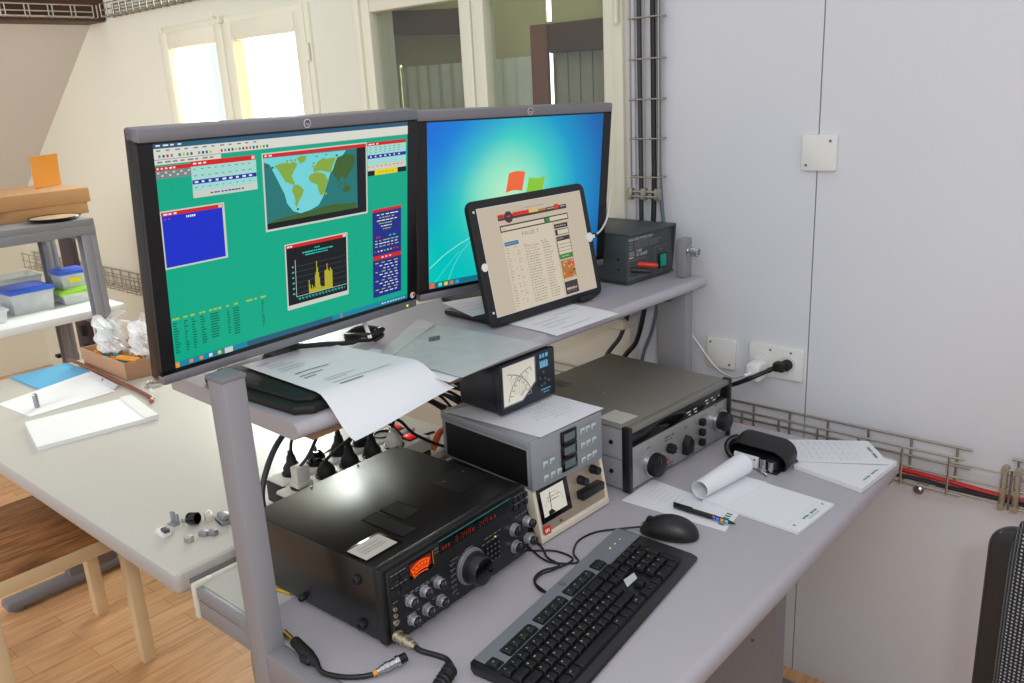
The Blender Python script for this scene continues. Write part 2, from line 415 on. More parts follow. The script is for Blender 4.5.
# sloped ceiling under the purlin and the low wall it springs from
b = B(); z = lambda x: 1.905-(x+4.245)/(-1.2)*.79
t = bmesh.new()
vs = [t.verts.new(p) for p in ((-4.2, -2.2, z(-4.2)), (-4.2, YW, z(-4.2)), (-6.0, YW, z(-6.0)), (-6.0, -2.2, z(-6.0)))]
f = t.faces.new(vs); bmesh.ops.solidify(t, geom=[f], thickness=.12); b.add(t)
struct(b.build('ceiling_slope', 'slope'))
b = B(); b.box(-5.75, -5.65, -2.2, YW, 0, 1.02); struct(b.build('wall_left', 'plaster'))
b = B(); b.box(-4.245, -4.06, -2.2, YW, 1.91, 2.24, .012); b.box(-4.25, -4.05, -2.2, YW, 2.24, 2.5); tag(b.build('roof_purlin', 'beam'), 'dark brown timber roof beam along the top of the sloped ceiling', 'beam')

# windows: two casements each, cream paint
def casement(par, x0, x1, z0, z1, y, st=.05, deep=.05, lo=None):
    b = B(); b.box(x0, x0+st, y, y+deep, z0, z1, .006); b.box(x1-st, x1, y, y+deep, z0, z1, .006)
    b.box(x0+st, x1-st, y, y+deep, z1-st*1.15, z1, .006); b.box(x0+st, x1-st, y, y+deep, z0, z0+st*1.3, .006)
    c = part(b, 'casement', 'frame', par, True)
    b = B(); b.box(x0+st-.004, x1-st+.004, y+deep*.6, y+deep*.6+.004, z0+st, z1-st); part(b, 'pane', 'glass', c, True)
    return c
def window(name, W, split, y):
    t = thing(name, None, None, ((W[0]+W[1])/2, YW, W[2])); t['kind'] = 'structure'
    b = B()
    for x0, x1, z0, z1 in ((W[0], W[0]+.03, W[2], W[3]), (W[1]-.03, W[1], W[2], W[3]), (W[0]+.03, W[1]-.03, W[3]-.03, W[3]), (W[0]+.03, W[1]-.03, W[2], W[2]+.03)):
        b.box(x0, x1, YW-.012, YW+.1, z0, z1, .004)
    for e in (-.018, .018):
        pass
    o = part(b, 'window_frame', 'frame', t, True); o['kind'] = 'structure'
    for x0, x1 in ((W[0]+.022, split-.002), (split+.002, W[1]-.022)):
        c = casement(t, x0, x1, W[2]+.022, W[3]-.022, YW-.02+y, .058 if y < .02 else .047); c['kind'] = 'structure'
        for g in c.children: g['kind'] = 'structure'
    b = B(); b.box(W[0]-.03, W[1]+.03, YW-.07, YW, W[2]-.03, W[2], .006); o = part(b, 'window_sill', 'frame', t, True); o['kind'] = 'structure'
    b = B(); zc = W[3]-.01
    b.box(split-.012, split+.012, YW-.035, YW-.01, zc-.012, zc+.012, .004); b.cyl((split, YW-.03, zc+.005), (split, YW-.055, zc+.01), .006)
    for q in (W[3]-.16, W[2]+.12):
        b.cyl((W[1]-.012, YW-.02, q-.03), (W[1]-.012, YW-.02, q+.03), .007, n=12)
    o = part(b, 'latch', 'frame', t, True); o['kind'] = 'structure'
window('window_1', W1, -3.09, 0)
window('window_2', W2, -1.80, .02)
# the wooden shutter leaf folded back outside the bright window
b = B()
for k in range(4): b.box(-4.53+.058*k, -4.475+.058*k, 2.50, 2.53, 0, 2.2, .003)
for q in (.5, 1.2, 1.9): b.box(-4.53, -4.30, 2.48, 2.50, q, q+.06)
tag(b.build('wooden_shutter', 'palewood'), 'pale wooden shutter standing outside the bright window at the left', 'shutter')

# the dim neighbouring loft space seen through window_2
NY = 2.62
b = B(); holed(b, -3.2, -1.2, 0, 2.3, [(-2.924, -2.911, .9, 1.65), (-2.099, -2.072, .9, 1.652), (-2.099, -2.072, 1.757, 2.1)], NY, NY+.008); struct(b.build('wall_loft', 'olive'))
b = B(); b.box(-.45, .45, -.02, .02, 0, 2.3, mx=Matrix.Translation((-2.83, 2.35, 0)) @ Matrix.Rotation(R(-38.5), 4, 'Z')); b.box(-1.2, -1.16, 2.06, NY, 0, 2.3); struct(b.build('wall_loft_side', 'olive'))
b = B(); b.box(-.32, .32, -.035, .035, -.05, .045, .006, mx=Matrix.Translation((-2.77, NY-.05, 1.812)) @ Matrix.Rotation(R(3.6), 4, 'Y')); tag(b.build('loft_beam', 'beam'), 'dark timber beam seen through the left pane of the grey inner window', 'beam')
b = B(); b.box(-2.118, -2.040, NY-.075, NY-.056, 0, 1.745, .004); tag(b.build('loft_post', 'post'), 'red-brown timber post seen through the right pane of the inner window', 'post')
b = B(); b.box(-2.034, -1.72, NY-.07, NY-.005, 1.642, 1.745, .006); tag(b.build('loft_lintel', 'beam'), 'dark brown timber block beside the post behind the inner window', 'beam')
def net(name, x0, x1, z1, m, label, cat, g=None):
    b = B(); n = int((x1-x0)/.012); b.sheet(lambda u, v: V((x0+(x1-x0)*u, NY-.03+.008*math.sin(u*n*1.1), z1*(1-v)+.02*v)), max(8, n*3), 1, .003); tag(b.build(name, m), label, cat, g)
net('net_curtain', -2.885, -2.46, 1.638, 'curtain', 'pale grey curtain behind the left pane of the inner window', 'curtain')
net('net_curtain', -2.33, -2.125, 1.640, 'curtain', 'narrow pale grey curtain left of the timber post behind the inner window', 'curtain')
b = B()
for k in range(6): b.box(-2.026+.055*k, -1.975+.055*k, NY-.04, NY-.005, 0, 1.645, .003)
tag(b.build('board_partition', 'board'), 'grey weathered board partition under the dark timber block', 'partition')

# ------------------------------------------------------------------ wire cable trays, wall plates, sockets
def basket(b, x0, x1, y0, y1, z0, z1, pitch, first, r=.0028, ends=True):
    for y, zz in ((y0, z1), (y0, (z0*.52+z1*.48)), (y0, z0), (y1, z0), ((y0+y1)/2, z0), (y1, z1), (y1, (z0*.52+z1*.48))):
        b.cyl((x0, y, zz), (x1, y, zz), r, n=8)
    x = first
    while x < x1:
        b.tube([(x, y0-.003, z1), (x, y0-.003, z0-.003), (x, y1+.002, z0-.003), (x, y1+.002, z1)], r, 6, sm=0); x += pitch
t = thing('cable_tray', 'long zinc wire cable tray along the white wall behind the desk', 'cable tray', (-2.5, YW-.03, .65))
b = B(); basket(b, -5.55, -.388, YW-.07, YW-.012, .652, .735, .0945, -5.52); part(b, 'basket', 'steel', t, True)
b = B()
for zz in (.722, .69, .655): b.cyl((-.42, YW-.066, zz), (-.1, YW-.066, zz), .0018, n=8)
basket(b, -.312, .9, YW-.07, YW-.012, .652, .735, .0945, -.30); part(b, 'basket', 'steel', t, True)
b = B()
for x in (-.312, -.288):
    b.box(x-.006, x+.006, YW-.078, YW-.066, .645, .742, .002)
    for zz in (.735, .69, .655): b.cyl((x, YW-.082, zz), (x, YW-.06, zz), .007, n=10)
part(b, 'coupler', 'steel', t, True)
b = B(); b.cyl((-.478, YW-.001, .632), (-.478, YW-.05, .632), .011, n=14); b.cyl((-.478, YW-.05, .632), (-.478, YW-.056, .632), .006, n=6); part(b, 'bracket_bolt', 'chrome', t, True)
b = B(); b.tube([(-2.2, YW-.045, .663), (-1.6, YW-.04, .668), (-1.05, YW-.05, .695), (-.94, YW-.055, .692), (-.84, YW-.055, .688), (-.72, YW-.05, .676), (-.6, YW-.05, .672), (-.45, YW-.052, .671), (-.3, YW-.05, .664), (-.1, YW-.045, .66), (.9, YW-.045, .66)], .006, 8)
tag(b.build('power_cable', 'rcable'), 'red cable lying in the wire tray along the white wall', 'cable')
b = B(); b.tube([(-2.2, YW-.028, .661), (-1.05, YW-.028, .668), (-.8, YW-.03, .672), (-.6, YW-.058, .662), (-.45, YW-.058, .661), (-.3, YW-.058, .660), (.9, YW-.028, .66)], .005, 8)
tag(b.build('power_cable', 'cable'), 'black cable lying under the red one in the wire tray', 'cable')
# vertical tray with three riser cables
t = thing('cable_tray', 'vertical zinc wire ladder tray on the wall right of the window', 'cable tray', (-1.193, YW-.02, 1.24))
b = B()
for x in (-1.234, -1.193, -1.153): b.cyl((x, YW-.032, 1.235), (x, YW-.032, 2.5), .0023, n=8)
k = 0
while 1.295+.0955*k < 2.49:
    zz = 1.295+.0955*k; b.tube([(-1.237, YW-.004, zz), (-1.237, YW-.034, zz), (-1.149, YW-.034, zz), (-1.149, YW-.004, zz)], .0023, 6, sm=0); k += 1
part(b, 'rungs', 'steel', t, True)
b = B()
for zz in (1.246, 1.258): b.cyl((-1.242, YW-.038, zz), (-1.144, YW-.038, zz), .004, n=8)
for x in (-1.233, -1.193, -1.153):
    b.box(x-.008, x+.008, YW-.044, YW-.03, 1.238, 1.268, .003)
part(b, 'coupler', 'steel', t, True)
for nm, mt, pts, r, lab in (
    ('riser_cable', 'dgcable', [(-1.222, YW-.014, 2.49), (-1.218, YW-.014, 1.5), (-1.214, YW-.018, 1.26), (-1.222, YW-.012, 1.1), (-1.232, YW-.045, .97), (-1.262, YW-.05, .87), (-1.315, YW-.055, .78), (-1.30, YW-.06, .60), (-1.30, YW-.06, .45)], .0062, 'dark grey cable at the left in the vertical wall tray'),
    ('riser_cable', 'cable', [(-1.18, YW-.018, 2.49), (-1.176, YW-.018, 1.5), (-1.174, YW-.02, 1.26), (-1.18, YW-.025, 1.08), (-1.192, YW-.04, .955), (-1.215, YW-.045, .86), (-1.262, YW-.05, .78), (-1.25, YW-.06, .60), (-1.25, YW-.06, .45)], .0068, 'black cable in the middle of the vertical wall tray'),
    ('riser_cable', 'gcable', [(-1.165, YW-.018, 2.49), (-1.163, YW-.014, 1.45), (-1.157, YW-.016, 1.26), (-1.14, YW-.02, 1.10), (-1.155, YW-.03, .99), (-1.168, YW-.04, .90), (-1.197, YW-.05, .79), (-1.17, YW-.06, .6), (-1.17, YW-.06, .45)], .005, 'blue-grey cable bending right below the vertical wall tray')):
    b = B(); b.tube(pts, r, 10); tag(b.build(nm, mt), lab, 'cable', 'riser cables')
# tray on the purlin and the short one on the wall near the corner
t = thing('cable_tray', 'pale wire cable tray fixed along the dark roof beam', 'cable tray', (-4.03, .6, 1.92))
b = B()
for x, zz in ((-4.015, 1.925), (-4.015, 1.945), (-4.015, 1.972), (-4.045, 1.925), (-4.03, 1.925)): b.cyl((x, -1.6, zz), (x, 1.82, zz), .003, n=8)
y = -1.58
while y < 1.83: b.tube([(-4.045, y, 1.922), (-4.012, y, 1.922), (-4.012, y, 1.974)], .003, 6, sm=0); b.tube([(-4.045, y+.018, 1.922), (-4.012, y+.018, 1.922), (-4.012, y+.018, 1.974)], .003, 6, sm=0); y += .0945
b.cyl((-4.02, -1.6, 2.005), (-4.02, 1.64, 2.005), .006, n=8)
part(b, 'basket', 'steel', t, True)
t = thing('cable_tray', 'short wire cable tray on the cream wall above the bright window', 'cable tray', (-3.6, YW-.03, 1.92))
b = B(); basket(b, -3.98, -2.6, YW-.06, YW-.006, 1.925, 1.975, .06, -3.97); part(b, 'basket', 'steel', t, True)

def blank_plate(x, z, label):
    t = thing('blanking_plate', label, 'wall plate', (x, YW, z), 0, 'square blanking plates')
    b = B(); b.prism(ring_rect(.08, .08, .006), .011, MXZ, 0, .003); part(b, 'cover', 'plate', t)
    for sx, sz in ((.026, .026), (-.027, -.027)):
        b = B(); b.cyl((sx, -.0105, sz), (sx, -.0125, sz), .0028, n=12); part(b, 'screw', 'screw', t)
blank_plate(-.757, 1.357, 'square white blanking plate over the wall seam, high on the wall')
t = thing('blanking_plate', 'square white blanking plate just left of the wall socket', 'wall plate', (-.985, YW, .853), 0, 'square blanking plates')
b = B(); b.prism(ring_rect(.08, .08, .006), .011, MXZ, 0, .003); part(b, 'cover', 'plate', t)
for sx, sz in ((-.028, .028), (.026, -.026)):
    b = B(); b.cyl((sx, -.0105, sz), (sx, -.0125, sz), .0028, n=12); part(b, 'screw', 'screw', t)
t = thing('wall_socket', 'wide white double socket plate with a white adapter and black plug in it', 'socket', (-.839, YW, .855))
b = B(); b.prism(ring_rect(.14, .082, .007), .011, MXZ, 0, .003); part(b, 'cover', 'plate', t)
for x in (-.033, .033):
    b = B(); b.lathe((x, -.0105, 0), (0, -1, 0), [(0, .021), (.002, .021), (.002, .018), (-.004, .017)], 24); part(b, 'outlet', 'plate', t)
for x, zz in ((-.012, .030), (.04, .030)):
    b = B(); b.cyl((x, -.0105, zz), (x, -.0125, zz), .0025, n=12); part(b, 'screw', 'screw', t)
t = thing('usb_charger', 'white charger plugged into the left outlet of the wall socket', 'charger', (-.873, YW-.012, .835))
b = B(); b.box(-.017, .017, -.05, 0, -.022, .022, .005); b.box(-.014, .019, -.02, 0, -.014, .018, .004); part(b, 'body', 'wht', t)
b = B(); b.cyl((-.004, -.05, -.002), (-.012, -.068, -.003), .0045, n=10); part(b, 'cable_plug', 'wht', t)
b = B(); b.tube([(-.885, YW-.078, .832), (-.93, YW-.06, .816), (-.985, YW-.04, .828), (-1.044, YW-.04, .893), (-1.085, YW-.05, .953), (-1.115, YW-.04, 1.0), (-1.13, YW-.035, 1.04), (-1.15, YW-.03, 1.12)], .0022, 6)
tag(b.build('charger_cable', 'wcable'), 'thin white cable hanging from the charger up to the shelf', 'cable')
t = thing('power_plug', 'black angled mains plug in the right outlet of the wall socket', 'plug', (-.806, YW-.012, .855))
b = B(); b.lathe((0, 0, 0), (0, -1, 0), [(0, .0135), (.012, .0135), (.016, .011), (.018, .0)], 20); b.box(-.024, .004, -.034, -.008, -.012, .010, .004); b.tube([(-.020, -.024, -.004), (-.034, -.036, -.012)], .0062, 10); part(b, 'plug_body', 'rubber', t)
b = B(); b.tube([(-.032, -.034, -.011), (-.05, -.056, -.020), (-.075, -.066, -.034), (-.115, -.06, -.056), (-.165, -.045, -.080), (-.20, -.042, -.12), (-.21, -.040, -.20), (-.21, -.040, -.32)], .0056, 10); part(b, 'cord', 'cable', t)

# ------------------------------------------------------------------ main desk with raised shelf
desk = thing('workstation_desk', 'lavender-grey workstation desk with a raised monitor shelf on grey posts', 'desk', (-.9, 1.17, 0))
P = lambda b, n, m, **k: part(b, n, m, desk, True, **k)
# top with a rounded front edge
prof = [(-1.14, .682), (-1.14, .72)] + [(-.522+.017*math.sin(R(a)), .703+.017*math.cos(R(a))) for a in range(0, 91, 15)] + [(-.505, .69), (-.51, .682)]
b = B(); MY = Matrix(((1, 0, 0, 0), (0, 0, -1, 0), (0, 1, 0, 0), (0, 0, 0, 1)))
b.prism(prof[::-1], 1.196, Matrix.Translation((0, 1.79, 0)) @ MY); P(b, 'desktop', 'desk')
b = B(); b.box(-1.12, -.53, .62, 1.77, .664, .682); P(b, 'underframe', 'batten')
b = B(); b.box(-1.318, -1.142, .606, 1.76, .66, .718, .004); P(b, 'cable_duct', 'duct', label='beige-grey cable duct')
b = B(); b.box(-1.312, -1.142, .593, .606, .695, .716, .002); b.box(-1.312, -1.142, .594, .606, .657, .692, .002); b.box(-1.17, -1.145, .592, .594, .696, .715); P(b, 'duct_end', 'gmetal')
b = B(); b.box(-1.326, -1.312, .59, .63, .653, .722, .004); b.box(-1.326, -1.316, .60, 1.765, .700, .721, .003); P(b, 'duct_cap', 'ductcap')
b = B(); b.box(-1.080, -.52, .5605, .5915, .655, .7215, .003); P(b, 'side_beam', 'gmetal')
b = B(); b.box(-1.02, -.52, 1.792, 1.815, .655, .7, .003); P(b, 'side_beam', 'gmetal')
def post(x0, x1, y0, y1, z1):
    b = B(); b.box(x0, x1, y0, y1, .05, z1, .005)
    o = P(b, 'post', 'gmetal')
    b = B(); b.box(x0-.001, x1+.001, y0-.001, y1+.001, z1-.004, z1+.003, .002); part(b, 'post_cap', 'gmetal2', o, True)
    return o
p1 = post(-1.085, -1.042, .558, .596, 1.163)
b = B()
for zz in (.60, .63, .655): b.cyl((-1.064, .5575, zz-.01), (-1.064, .5565, zz-.01), .004, n=12)
part(b, 'adjustment_hole', 'seam', p1, True)
post(-1.105, -1.022, 1.78, 1.815, 1.0305)
for y in (.577, 1.77):
    b = B(); b.box(-1.16, -.46, y-.03, y+.03, 0, .05, .01); P(b, 'foot', 'gmetal2')
b = B(); b.box(-1.02, -.555, 1.30, 1.34, .0, .664); b.box(-.84, -.838, 1.299, 1.3, .02, .66, mi=1)
for q in (.61, .595, .56): b.cyl((-.60, 1.3, q-.05), (-.60, 1.299, q-.05), .003, n=10, mi=1)
P(b, 'modesty_panel', ['gmetal2', 'seam'])
# shelf: board with rounded front, brown batten below, brackets to the posts
prof = [(-1.45, 1.032), (-1.45, SZ)] + [(-1.049+.0135*math.sin(R(a)), 1.0475+.0135*math.cos(R(a))) for a in range(0, 181, 15)] + [(-1.05, 1.032)]
SR = Matrix.Translation((-1.0, 1.845, 0)) @ Matrix.Rotation(R(-2.1), 4, 'Z') @ Matrix.Translation((1.035, 0, 0))
b = B(); b.prism(prof[::-1], 1.178, SR @ MY); P(b, 'shelf_board', 'desk')
b = B(); b.box(-1.43, -1.085, .72, 1.06, 1.008, 1.032); P(b, 'shelf_batten', 'batten')
b = B(); b.box(-1.40, -1.06, 1.765, 1.779, 1.006, 1.032, .002); P(b, 'shelf_bracket', 'dmetal')

# ------------------------------------------------------------------ monitors
def monitor(loc, rz, W, H, tilt, roll, zb, label):
    t = thing('monitor', label, 'monitor', loc, rz, 'desktop monitors on the raised shelf')
    T = Matrix.Translation((0, 0, zb)) @ Matrix.Rotation(R(roll), 4, 'Y') @ Matrix.Rotation(R(tilt), 4, 'X')
    w = W/2
    def nb(): q = B(); q.M = T; return q
    b = nb(); b.box(-w, w, .006, .034, .003, H-.001, .004); b.box(-w+.03, w-.03, .034, .058, .03, H-.03, .015)
    for k in range(14): b.box(-w+.06, w-.06, .0575, .0585, .06+.018*k, .068+.018*k)
    hs = part(b, 'housing', 'black2', t)
    b = nb(); b.box(-w, -w+.0235, -.001, .006, .015, H-.018); b.box(w-.0235, w, -.001, .006, .015, H-.018); b.box(-w, w, -.001, .006, .0145, .0222); b.box(-w, w, -.001, .006, H-.0222, H-.0185)
    part(b, 'bezel', 'scrglass', t)
    b = nb(); b.box(-w, w, -.0035, .03, H-.0195, H, .003); top = part(b, 'top_trim', 'silver', t)
    b = nb(); b.box(-w, w, -.0035, .03, 0, .0158, .003); bot = part(b, 'bottom_trim', 'silver', t)
    b = nb(); b.cyl((.018, -.0033, H-.0098), (.018, -.0042, H-.0098), .0072, n=28); b.cyl((.018, -.0042, H-.0098), (.018, -.0046, H-.0098), .0058, n=28, mi=1)
    b.text('hp', .0085, (.018, -.0048, H-.0128), (1, 0, 0), (.25, 0, 1), 0, align='CENTER'); part(b, 'badge', ['legend', 'dmetal'], top, label='small round hp badge')
    b = nb(); b.box(-w+.012, -w+.07, -.0038, -.0034, .006, .0075); b.box(w*.52, w*.52+.012, -.0038, -.0034, .006, .010); part(b, 'print', 'gmetal2', bot)
    if rz > 90: b = nb(); b.cyl((w-.027, -.0033, .0078), (w-.027, -.0042, .0078), .0026, n=14); part(b, 'power_light', 'led', bot, label='glowing yellow-green power light')
    # stand
    b = B(); b.box(-.03, .03, .058, .10, .012, H*.65+zb, .008); b.box(-.06, .06, .045, .075, zb+H*.35, zb+H*.62, .006); part(b, 'stand_column', 'silver', t)
    return t, nb, T
ML, nbL, TL_ = monitor((-1.2575, .8475, SZ), 92.5, .556, .390, 7.2, 0, .0525, 'left monitor showing a green desktop with a world map and a bar chart')
MR, nbR, TR_ = monitor((-1.2235, 1.395, SZ), 80.3, .5276, .378, 5.0, 1.2, .053, 'right monitor showing a glowing blue desktop, half behind the tablet')
b = B(); b.prism([(-.145, -.195), (.05, -.195), (.07, -.17), (.07, .10), (-.15, .10), (-.168, .06), (-.168, -.172)], .014, None, 0, .004)
b.prism([(-.135, -.18), (.04, -.18), (.052, -.16), (.055, .09), (-.13, .09), (-.152, .05), (-.152, -.16)], .009, Matrix.Translation((0, 0, .013)), 0, .004); part(b, 'stand_base', 'rubber', ML)
b = B(); b.prism(ring_rect(.20, .17, .03), .013, Matrix.Translation((0, .10, 0)), 0, .004); part(b, 'stand_base', 'rubber', MR)

# left screen content: u to the right, v down, in fractions of the lit area
mats = [em('screen_sea_green', (8, 166, 132)), em('screen_title_blue', (44, 92, 120)), em('screen_toolbar', (214, 214, 204)), em('screen_red', (206, 36, 36)),
        em('screen_table_mint', (158, 214, 206)), em('screen_selection_blue', (30, 50, 160)), em('screen_royal_blue', (26, 48, 196)), em('screen_black', (24, 26, 32)),
        em('screen_day_sea', (112, 208, 214)), em('screen_land', (132, 166, 66)), em('screen_night_sea', (38, 116, 116)), em('screen_night_land', (62, 96, 46)),
        em('screen_bar_yellow', (176, 168, 44)), em('screen_sun_yellow', (226, 206, 20)), em('screen_navy', (30, 44, 130)), em('screen_frame', (200, 204, 192)),
        em('screen_dark_green_text', (8, 104, 78)), em('screen_lime_text', (170, 196, 60)), em('screen_white', (228, 232, 232)), em('screen_grey_block', (120, 130, 132)),
        em('screen_taskbar', (30, 128, 160)), em('screen_cyan_text', (40, 190, 176)), em('screen_grey_line', (70, 76, 80)), em('screen_orange', (220, 140, 50))]
(GRN, TIT, TOO, RED, MNT, SEL, BLU, BLK, SEA, LND, NSEA, NLND, BAR, YEL, NAV, FRM, DGT, LIM, WHT, GRY, TSK, CYN, LIN, ORA) = range(24)
b = nbL(); w = .556/2; f = plane_f((-w+.023, .0005, .390-.0215), (.511, 0, 0), (0, 0, -.3475))
b.mark(f, 0, 1, 0, 1, GRN, 0)
o1, o2, o3, o4, o5 = .0003, .0005, .0007, .0009, .0011
def r(u0, u1, v0, v1, m, o=o1): b.mark(f, u0, u1, v0, v1, m, o)
def dashes(u0, u1, v, m, o, n=8, h=.006, fill=.6):
    x = u0; st = (u1-u0)/n
    for k in range(n):
        b.mark(f, x, x+st*random.uniform(fill*.7, min(1, fill*1.3)), v-h/2, v+h/2, m, o); x += st
r(0, 1, 0, .022, TIT); r(0, 1, .022, .040, TOO); dashes(.01, .36, .031, GRY, o2, 12, .006, .5); dashes(.01, .1, .010, WHT, o2, 4, .006)
r(0, 1, .040, .068, TOO)
for k in range(30):
    if k not in (4, 9, 14, 15): r(.015+k*.0125, .022+k*.0125, .048, .060, [GRY, DGT, RED, GRY, SEL, DGT, LIM][k % 7], o2)
r(0, .215, .068, .088, TOO); dashes(.01, .2, .078, GRY, o2, 8, .007); r(0, 1, .066, .0685, GRY, o2)
# small log window and table window, upper left
r(0, .116, .095, .112, RED, o2); dashes(.006, .07, .104, WHT, o3, 5, .007); r(0, .114, .112, .147, GRY, o2)
for k in range(9): r(.006+k*.012, .013+k*.012, .118+.012*(k % 2), .126+.012*(k % 2), FRM, o3)
r(.112, .336, .088, .110, RED, o3); dashes(.12, .17, .098, WHT, o4, 3, .007); r(.32, .332, .091, .106, FRM, o4)
r(.112, .336, .110, .245, MNT, o3); r(.112, .336, .215, .245, FRM, o4); r(.113, .335, .168, .186, SEL, o4); dashes(.12, .33, .177, WHT, o5, 9, .008, .5)
for k in range(4): dashes(.12, .33, .122+.014*k, FRM if k % 2 else GRY, o4, 9, .004, .35)
dashes(.12, .33, .2, GRY, o4, 9, .004, .3); dashes(.17, .29, .231, SEL, o5, 10, .006, .7)
# world map window
r(.358, .796, .086, .455, FRM, o2); r(.362, .792, .092, .109, RED, o3); dashes(.368, .4, .1, WHT, o4, 2, .007)
r(.364, .79, .109, .445, BLK, o3); r(.364, .748, .109, .416, NSEA, o4)
day = [(.385, .14), (.407, .162), (.425, .213), (.434, .27), (.445, .334), (.468, .376), (.498, .393), (.541, .384), (.574, .368), (.597, .325), (.61, .275), (.628, .22), (.646, .165), (.675, .135), (.70, .114), (.364, .109), (.364, .128)]
b.poly(f, day, SEA, o5)
land = [[(.403, .149), (.425, .142), (.448, .14), (.462, .146), (.475, .138), (.492, .15), (.488, .168), (.478, .182), (.472, .2), (.462, .208), (.46, .222), (.468, .236), (.48, .246), (.472, .25), (.455, .238), (.444, .232), (.43, .202), (.417, .172)],
        [(.473, .252), (.49, .25), (.503, .263), (.515, .28), (.508, .305), (.496, .325), (.49, .34), (.483, .362), (.476, .345), (.478, .328), (.474, .30), (.466, .278)],
        [(.493, .122), (.512, .116), (.532, .121), (.523, .145), (.505, .154), (.498, .138)],
        [(.564, .172), (.574, .158), (.581, .15), (.60, .138), (.614, .146), (.638, .142), (.655, .147), (.646, .165), (.635, .195), (.63, .215), (.615, .21), (.601, .204), (.585, .198), (.572, .2), (.558, .203), (.556, .19)],
        [(.542, .213), (.558, .206), (.574, .205), (.590, .21), (.606, .218), (.612, .24), (.622, .25), (.61, .272), (.604, .30), (.592, .322), (.582, .318), (.574, .29), (.571, .265), (.556, .256), (.541, .244), (.536, .228)]]
for p_ in land: b.poly(f, p_, LND, .0013)
night = [[(.66, .145), (.68, .138), (.7, .135), (.738, .142), (.742, .165), (.735, .19), (.713, .22), (.705, .245), (.695, .265), (.686, .245), (.672, .246), (.664, .264), (.65, .242), (.636, .215), (.65, .17)],
         [(.68, .302), (.696, .29), (.711, .292), (.718, .31), (.705, .325), (.685, .322)],
         [(.377, .410), (.42, .399), (.467, .396), (.498, .401), (.551, .387), (.60, .378), (.64, .376), (.70, .384), (.741, .386), (.741, .416), (.377, .416)]]
for p_ in night: b.poly(f, p_, NLND, .0013)
for u, v in ((.392, .15), (.372, .142), (.45, .128), (.466, .126), (.482, .127), (.57, .122), (.61, .118), (.66, .258), (.672, .272), (.69, .275), (.662, .285), (.604, .31), (.553, .168), (.556, .152), (.484, .364), (.655, .128)):
    b.poly(f, [(u, v), (u+.009, v+.003), (u+.006, v+.012), (u-.002, v+.01)], LND if u < .62 and v < .36 and u > .4 else NLND, .0013)
# table window, upper right
r(.798, .988, .09, .108, RED, o2); dashes(.804, .86, .1, WHT, o3, 3, .007); r(.798, .988, .108, .205, MNT, o2); r(.799, .987, .155, .173, SEL, o3); dashes(.81, .97, .164, WHT, o4, 7, .007, .4)
for k in range(3): dashes(.81, .97, .118+.012*k, GRY, o3, 7, .004, .35)
r(.798, .988, .205, .236, FRM, o3); dashes(.8, .98, .215, ORA, o4, 9, .006); r(.799, .989, .236, .262, BLK, o3); r(.831, .944, .234, .262, YEL, o4); dashes(.85, .93, .248, ORA, o5, 5, .006)
# royal blue window
r(0, .213, .282, .537, FRM, o2); r(.005, .208, .288, .304, RED, o3); dashes(.012, .06, .297, WHT, o4, 3, .007); r(.192, .206, .290, .302, FRM, o4); r(.006, .205, .304, .529, BLU, o3)
dashes(.083, .113, .318, WHT, o5, 5, .009, .85); dashes(.012, .04, .318, RED, o4, 2, .006)
# bar chart window
r(.427, .698, .535, .873, FRM, o2); r(.431, .694, .541, .558, RED, o3); dashes(.436, .462, .55, WHT, o4, 2, .008); r(.676, .692, .542, .556, FRM, o4); r(.432, .692, .558, .85, BLK, o3)
dashes(.55, .575, .578, CYN, o4, 3, .006, .9); dashes(.498, .63, .593, CYN, o4, 14, .007, .85); dashes(.51, .61, .606, CYN, o4, 11, .006, .8)
for k in range(6): r(.468, .688, .655+.028*k, .657+.028*k, LIN, o4); dashes(.452, .461, .655+.028*k, CYN, o4, 1, .008, .9)
r(.4655, .4675, .62, .812, FRM, o4); r(.466, .688, .811, .8135, FRM, o4)
hts = [0]*2+[.07, .045, .025, .02, .04, .02, .03, .022, .09, .105, .16, .125, .10, .07, .03, .02, .02, .014, .02, .018, .1, .1, .105, .135, .105, .095, .092, .11, .1, .095]
for k, h in enumerate(hts):
    if h: r(.512+k*.0035, .5157+k*.0035, .811-h, .811, BAR, o5)
for k in range(44): r(.47+k*.0048, .473+k*.0048, .819+.004*(k % 2), .826+.004*(k % 3), CYN if k % 3 else LIN, o4)
# navy list panel with a red bar
r(.818, .963, .452, .939, NAV, o2); r(.818, .963, .445, .46, RED, o3); r(.82, .961, .703, .727, RED, o3); dashes(.86, .92, .715, WHT, o4, 3, .006)
for k, (a_, z_, m_) in enumerate([(.84, .95, WHT), (.85, .93, LIM), (.84, .95, WHT), (.85, .92, LIM), (.86, .92, WHT), (.87, .91, LIM)]): dashes(a_, z_, .478+.016*k, m_, o3, 5, .005, .7)
dashes(.835, .86, .60, RED, o3, 2, .008); dashes(.90, .94, .60, CYN, o3, 2, .008)
for k in range(3): dashes(.83, .95, .62+.016*k, WHT if k % 2 else LIM, o3, 6, .005, .7)
for k in range(8): r(.826+.016*k, .834+.016*k, .675, .683, [RED, LIM, WHT, CYN, YEL, LIM, RED, RED][k], o3)
for k in range(11): dashes(.83+.02*(k % 3), .955, .745+.017*k, WHT if k % 3 else LIM, o3, 4, .005, .55)
